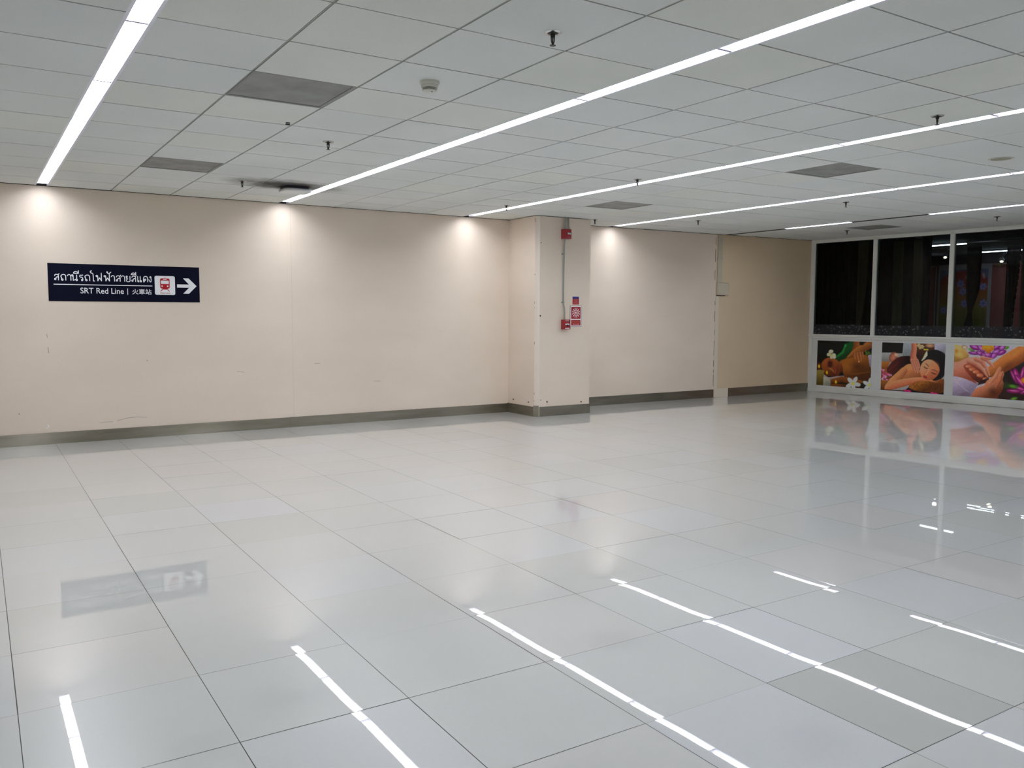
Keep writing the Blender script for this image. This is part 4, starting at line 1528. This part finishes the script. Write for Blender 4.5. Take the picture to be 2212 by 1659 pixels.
mw = Matrix(((0, 1, 0, X1s - 0.03), (-1, 0, 0, 1.02), (0, 0, 1, 0.35), (0, 0, 0, 1)))
mu = thing('wall_mural', 'tall panel with pale lotus flowers on the red wall inside the shop', 'wall panel', mw=mw)
b = MB()
b.box(-0.05, 1.13, 0, 0.03, -0.05, 2.16, M['mould'])
b.build('panel_frame', mu)
picture('print', mural_print(), mu, 0.0, 1.08, 0.0, 2.05, -0.002, 1.4, 0.6)


def curtain(label, s_c, d, z0, z1, prof, m, folds=9, amp=0.03, group='curtains inside the shop windows', trim=None):
    """hanging cloth: prof = [(z, half width, shift)] from top to bottom"""
    t = thing('curtain', label, 'curtain', mw=GW @ Matrix.Translation((s_c, d, 0)), group=group)
    nz, nx = 26, folds * 6
    V, F = [], []
    zs = [p[0] for p in prof][::-1]
    ws = [p[1] for p in prof][::-1]
    sh = [p[2] for p in prof][::-1]
    for j in range(nz + 1):
        z = z1 + (z0 - z1) * j / nz
        w, o = np.interp(z, zs, ws), np.interp(z, zs, sh)
        for i in range(nx + 1):
            u = -1 + 2 * i / nx
            V.append((o + w * u, amp * math.sin(u * math.pi * folds + 0.4 * math.sin(z * 3)) + 0.008 * math.sin(7 * u + 2 * z), z))
    for j in range(nz):
        for i in range(nx):
            a = j * (nx + 1) + i
            F.append((a, a + 1, a + nx + 2, a + nx + 1))
    me = bpy.data.meshes.new('cloth')
    me.from_pydata(V, [], F)
    me.polygons.foreach_set('use_smooth', [True] * len(F))
    me.materials.append(m)
    o = bpy.data.objects.new('cloth', me)
    COL.objects.link(o)
    o.parent = t
    so = o.modifiers.new('thick', 'SOLIDIFY')
    so.thickness = 0.003
    b = MB()
    w = prof[0][1]
    b.tube([(-w - 0.004, 0, z1 + 0.012), (w + 0.004, 0, z1 + 0.012)], 0.009, M['black'], 10)
    b.build('rail', t, True)
    return t


ZB = 0.32
DC = 0.22
full = lambda w: [(2.66, w, 0), (ZB, w, 0)]
DA, DB = 0.27, 0.19
curtain('black curtain covering the first shop window nearest the wall corner', 0.37, DA, ZB, 2.66, full(0.43), M['cur_green'], 8)
curtain('drawn back olive brown curtain at the far edge of the first shop window', 0.88, DB, ZB, 2.66, [(2.66, 0.10, 0), (2.0, 0.095, 0), (1.6, 0.075, -0.02), (1.3, 0.05, -0.04), (ZB, 0.08, -0.04)], M['cur_brown'], 4, 0.02)
curtain('black curtain behind the mullion between first and second shop windows', 0.95, 0.36, ZB, 2.66, full(0.24), M['cur_black'], 5)
curtain('maroon black curtain starting the second shop window', 1.28, DA, ZB, 2.66, full(0.125), M['cur_maroon'], 4)
curtain('brown curtain strip, first of two in the second shop window', 1.52, DB, ZB, 2.62, full(0.085), M['cur_brown'], 3, 0.02)
curtain('dark green curtain between two brown strips in the second shop window', 1.595, DA, ZB, 2.66, full(0.16), M['cur_green'], 4)
curtain('brown curtain strip beside the gap in the second shop window', 1.855, DB, ZB, 2.62, full(0.07), M['cur_brown'], 3, 0.02)
curtain('black curtain strip ending at the gap in the second shop window', 1.912, 0.35, ZB, 2.66, full(0.078), M['cur_black'], 2, 0.015)
TIE = [(2.46, 0.112, 0), (2.1, 0.112, 0.0), (1.8, 0.105, 0.0), (1.6, 0.075, -0.02), (1.44, 0.028, -0.035), (1.36, 0.045, -0.035), (1.2, 0.08, -0.05), (0.5, 0.11, -0.05)]
t = curtain('black curtain tied at the waist standing before the lotus mural', 2.677, 0.34, 0.5, 2.46, TIE, M['cur_black'], 6, 0.018)
b = MB()
b.lathe([(0.034, -0.02), (0.038, 0), (0.034, 0.02)], (-0.035, 0, 1.435), M['cur_black'], 18)
b.build('tie_band', t, True)
TIE2 = [(2.42, 0.10, 0), (1.9, 0.09, -0.01), (1.5, 0.075, -0.03), (1.2, 0.07, -0.045), (0.5, 0.08, -0.045)]
t = curtain('black curtain with a bead edge near the end of the third shop window', 3.26, 0.34, 0.5, 2.42, TIE2, M['cur_black'], 6, 0.018)
for k in range(12):
    z = 2.3 - 0.098 * k
    x = np.interp(z, [1.2, 1.5, 1.9, 2.42], [0.035, 0.052, 0.085, 0.105])
    b = MB()
    r_ = 0.011 + 0.006 * (k > 8)
    b.lathe([(0.0, -r_), (r_ * 0.8, -r_ * 0.6), (r_, 0), (r_ * 0.8, r_ * 0.6), (0.0, r_)], (float(x), -0.02, z), M['bead'], 10)
    b.build('bead', t, True)
curtain('olive brown curtain behind the right end of the third shop window', 3.52, 0.2, ZB, 2.66, full(0.085), M['cur_brown'], 3)
curtain('dark curtain filling the fourth shop window', 4.32, 0.2, ZB, 2.66, full(0.6), M['cur_green'], 10)


def shop_tube(label, x, y0, y1, lit):
    t = thing('tube_light', label, 'light', (x, 0.5 * (y0 + y1), 2.69), 'shop ceiling tubes')
    l = abs(y1 - y0) / 2
    b = MB()
    b.box(-0.045, 0.045, -l, l, 0.006, 0.038, M['house'] if lit else M['mould'])
    b.build('housing', t)
    b = MB()
    b.box(-0.032, 0.032, -l + 0.01, l - 0.01, -0.008, 0.006, M['tube'] if lit else M['ap'])
    b.build('tube', t)


shop_tube('lit tube light inside the shop seen across second and third windows', 14.07, -0.25, -1.40, True)
shop_tube('lit tube light deeper inside the shop, right of the tied curtain', 16.42, -0.26, -0.93, True)
shop_tube('lit tube light inside the shop, mostly hidden by the beaded curtain', 16.42, -1.08, -2.2, True)
shop_tube('unlit pale tube on the shop ceiling in line with the nearer lit one', 14.0, -1.46, -2.6, False)


def spot(label, loc, aim):
    t = thing('spotlight', label, 'light', loc, 'shop spotlights')
    b = MB()
    b.tube([(0, 0, 0.0), (0, 0, -0.04)], 0.03, M['spot'], 14)
    b.build('base', t, True)
    b = MB()
    a = Vector(aim).normalized()
    p = Vector((0, 0, -0.04))
    q = p + Vector((0, 0.05, -0.09))
    b.tube([p, q], 0.008, M['spot'], 10)
    b.build('arm', t, True)
    b = MB()
    b.tube([q - a * 0.03, q + a * 0.015, q + a * 0.075], [0.022, 0.042, 0.05], M['spot'], 18)
    b.build('lamp_head', t, True)
    b = MB()
    b.tube([q + a * 0.0755, q + a * 0.0775], 0.030, M['spot_lens'], 18)
    b.build('lens', t, True)
    d = bpy.data.lights.new('spot_beam', 'SPOT')
    d.energy = 10
    d.color = (1.0, 0.82, 0.6)
    d.spot_size = 1.5
    d.spot_blend = 0.8
    d.shadow_soft_size = 0.04
    o = bpy.data.objects.new('spot_beam', d)
    COL.objects.link(o)
    o.location = Vector(loc) + q + a * 0.09
    o.rotation_euler = a.to_track_quat('-Z', 'Y').to_euler()


spot('spotlight glowing warm on the shop ceiling seen in the second window', (15.6, -0.16, 2.75), (-0.55, -0.35, -0.7))
spot('small swivel spotlight on the shop ceiling, right of the mural', (15.7, -1.25, 2.62), (-0.55, -0.25, -0.75))

# ------------------------------------------------------------------ world, camera, view
w = bpy.data.worlds.new('world')
SC.world = w
w.use_nodes = True
w.node_tree.nodes['Background'].inputs[0].default_value = (0.01, 0.01, 0.012, 1)

F_PX, YAW, PITCH, ROLL = 1828.43, 0.5709, -0.08289, 0.00325
cy, sy, cp, sp_ = math.cos(YAW), math.sin(YAW), math.cos(PITCH), math.sin(PITCH)
fwd = Vector((sy * cp, cy * cp, sp_))
rt = Vector((cy, -sy, 0))
up = rt.cross(fwd)
r2 = rt * math.cos(ROLL) + up * math.sin(ROLL)
u2 = up * math.cos(ROLL) - rt * math.sin(ROLL)
cd = bpy.data.cameras.new('camera')
cd.sensor_width = 36.0
cd.sensor_fit = 'HORIZONTAL'
cd.lens = 36.0 * F_PX / 2212.0
cd.clip_start = 0.05
cam = bpy.data.objects.new('camera', cd)
COL.objects.link(cam)
cam.matrix_world = Matrix(((r2.x, u2.x, -fwd.x, -1.357), (r2.y, u2.y, -fwd.y, -10.068), (r2.z, u2.z, -fwd.z, 1.387), (0, 0, 0, 1)))
SC.camera = cam
SC.view_settings.view_transform = 'Standard'
SC.view_settings.look = 'None'
SC.view_settings.exposure = 0.0
SC.view_settings.gamma = 1.0
SC.view_settings.use_curve_mapping = False
SC.cycles.use_denoising = True
SC.cycles.max_bounces = 10
SC.cycles.diffuse_bounces = 6
SC.cycles.glossy_bounces = 5
SC.cycles.transparent_max_bounces = 12
SC.cycles.sample_clamp_indirect = 8.0
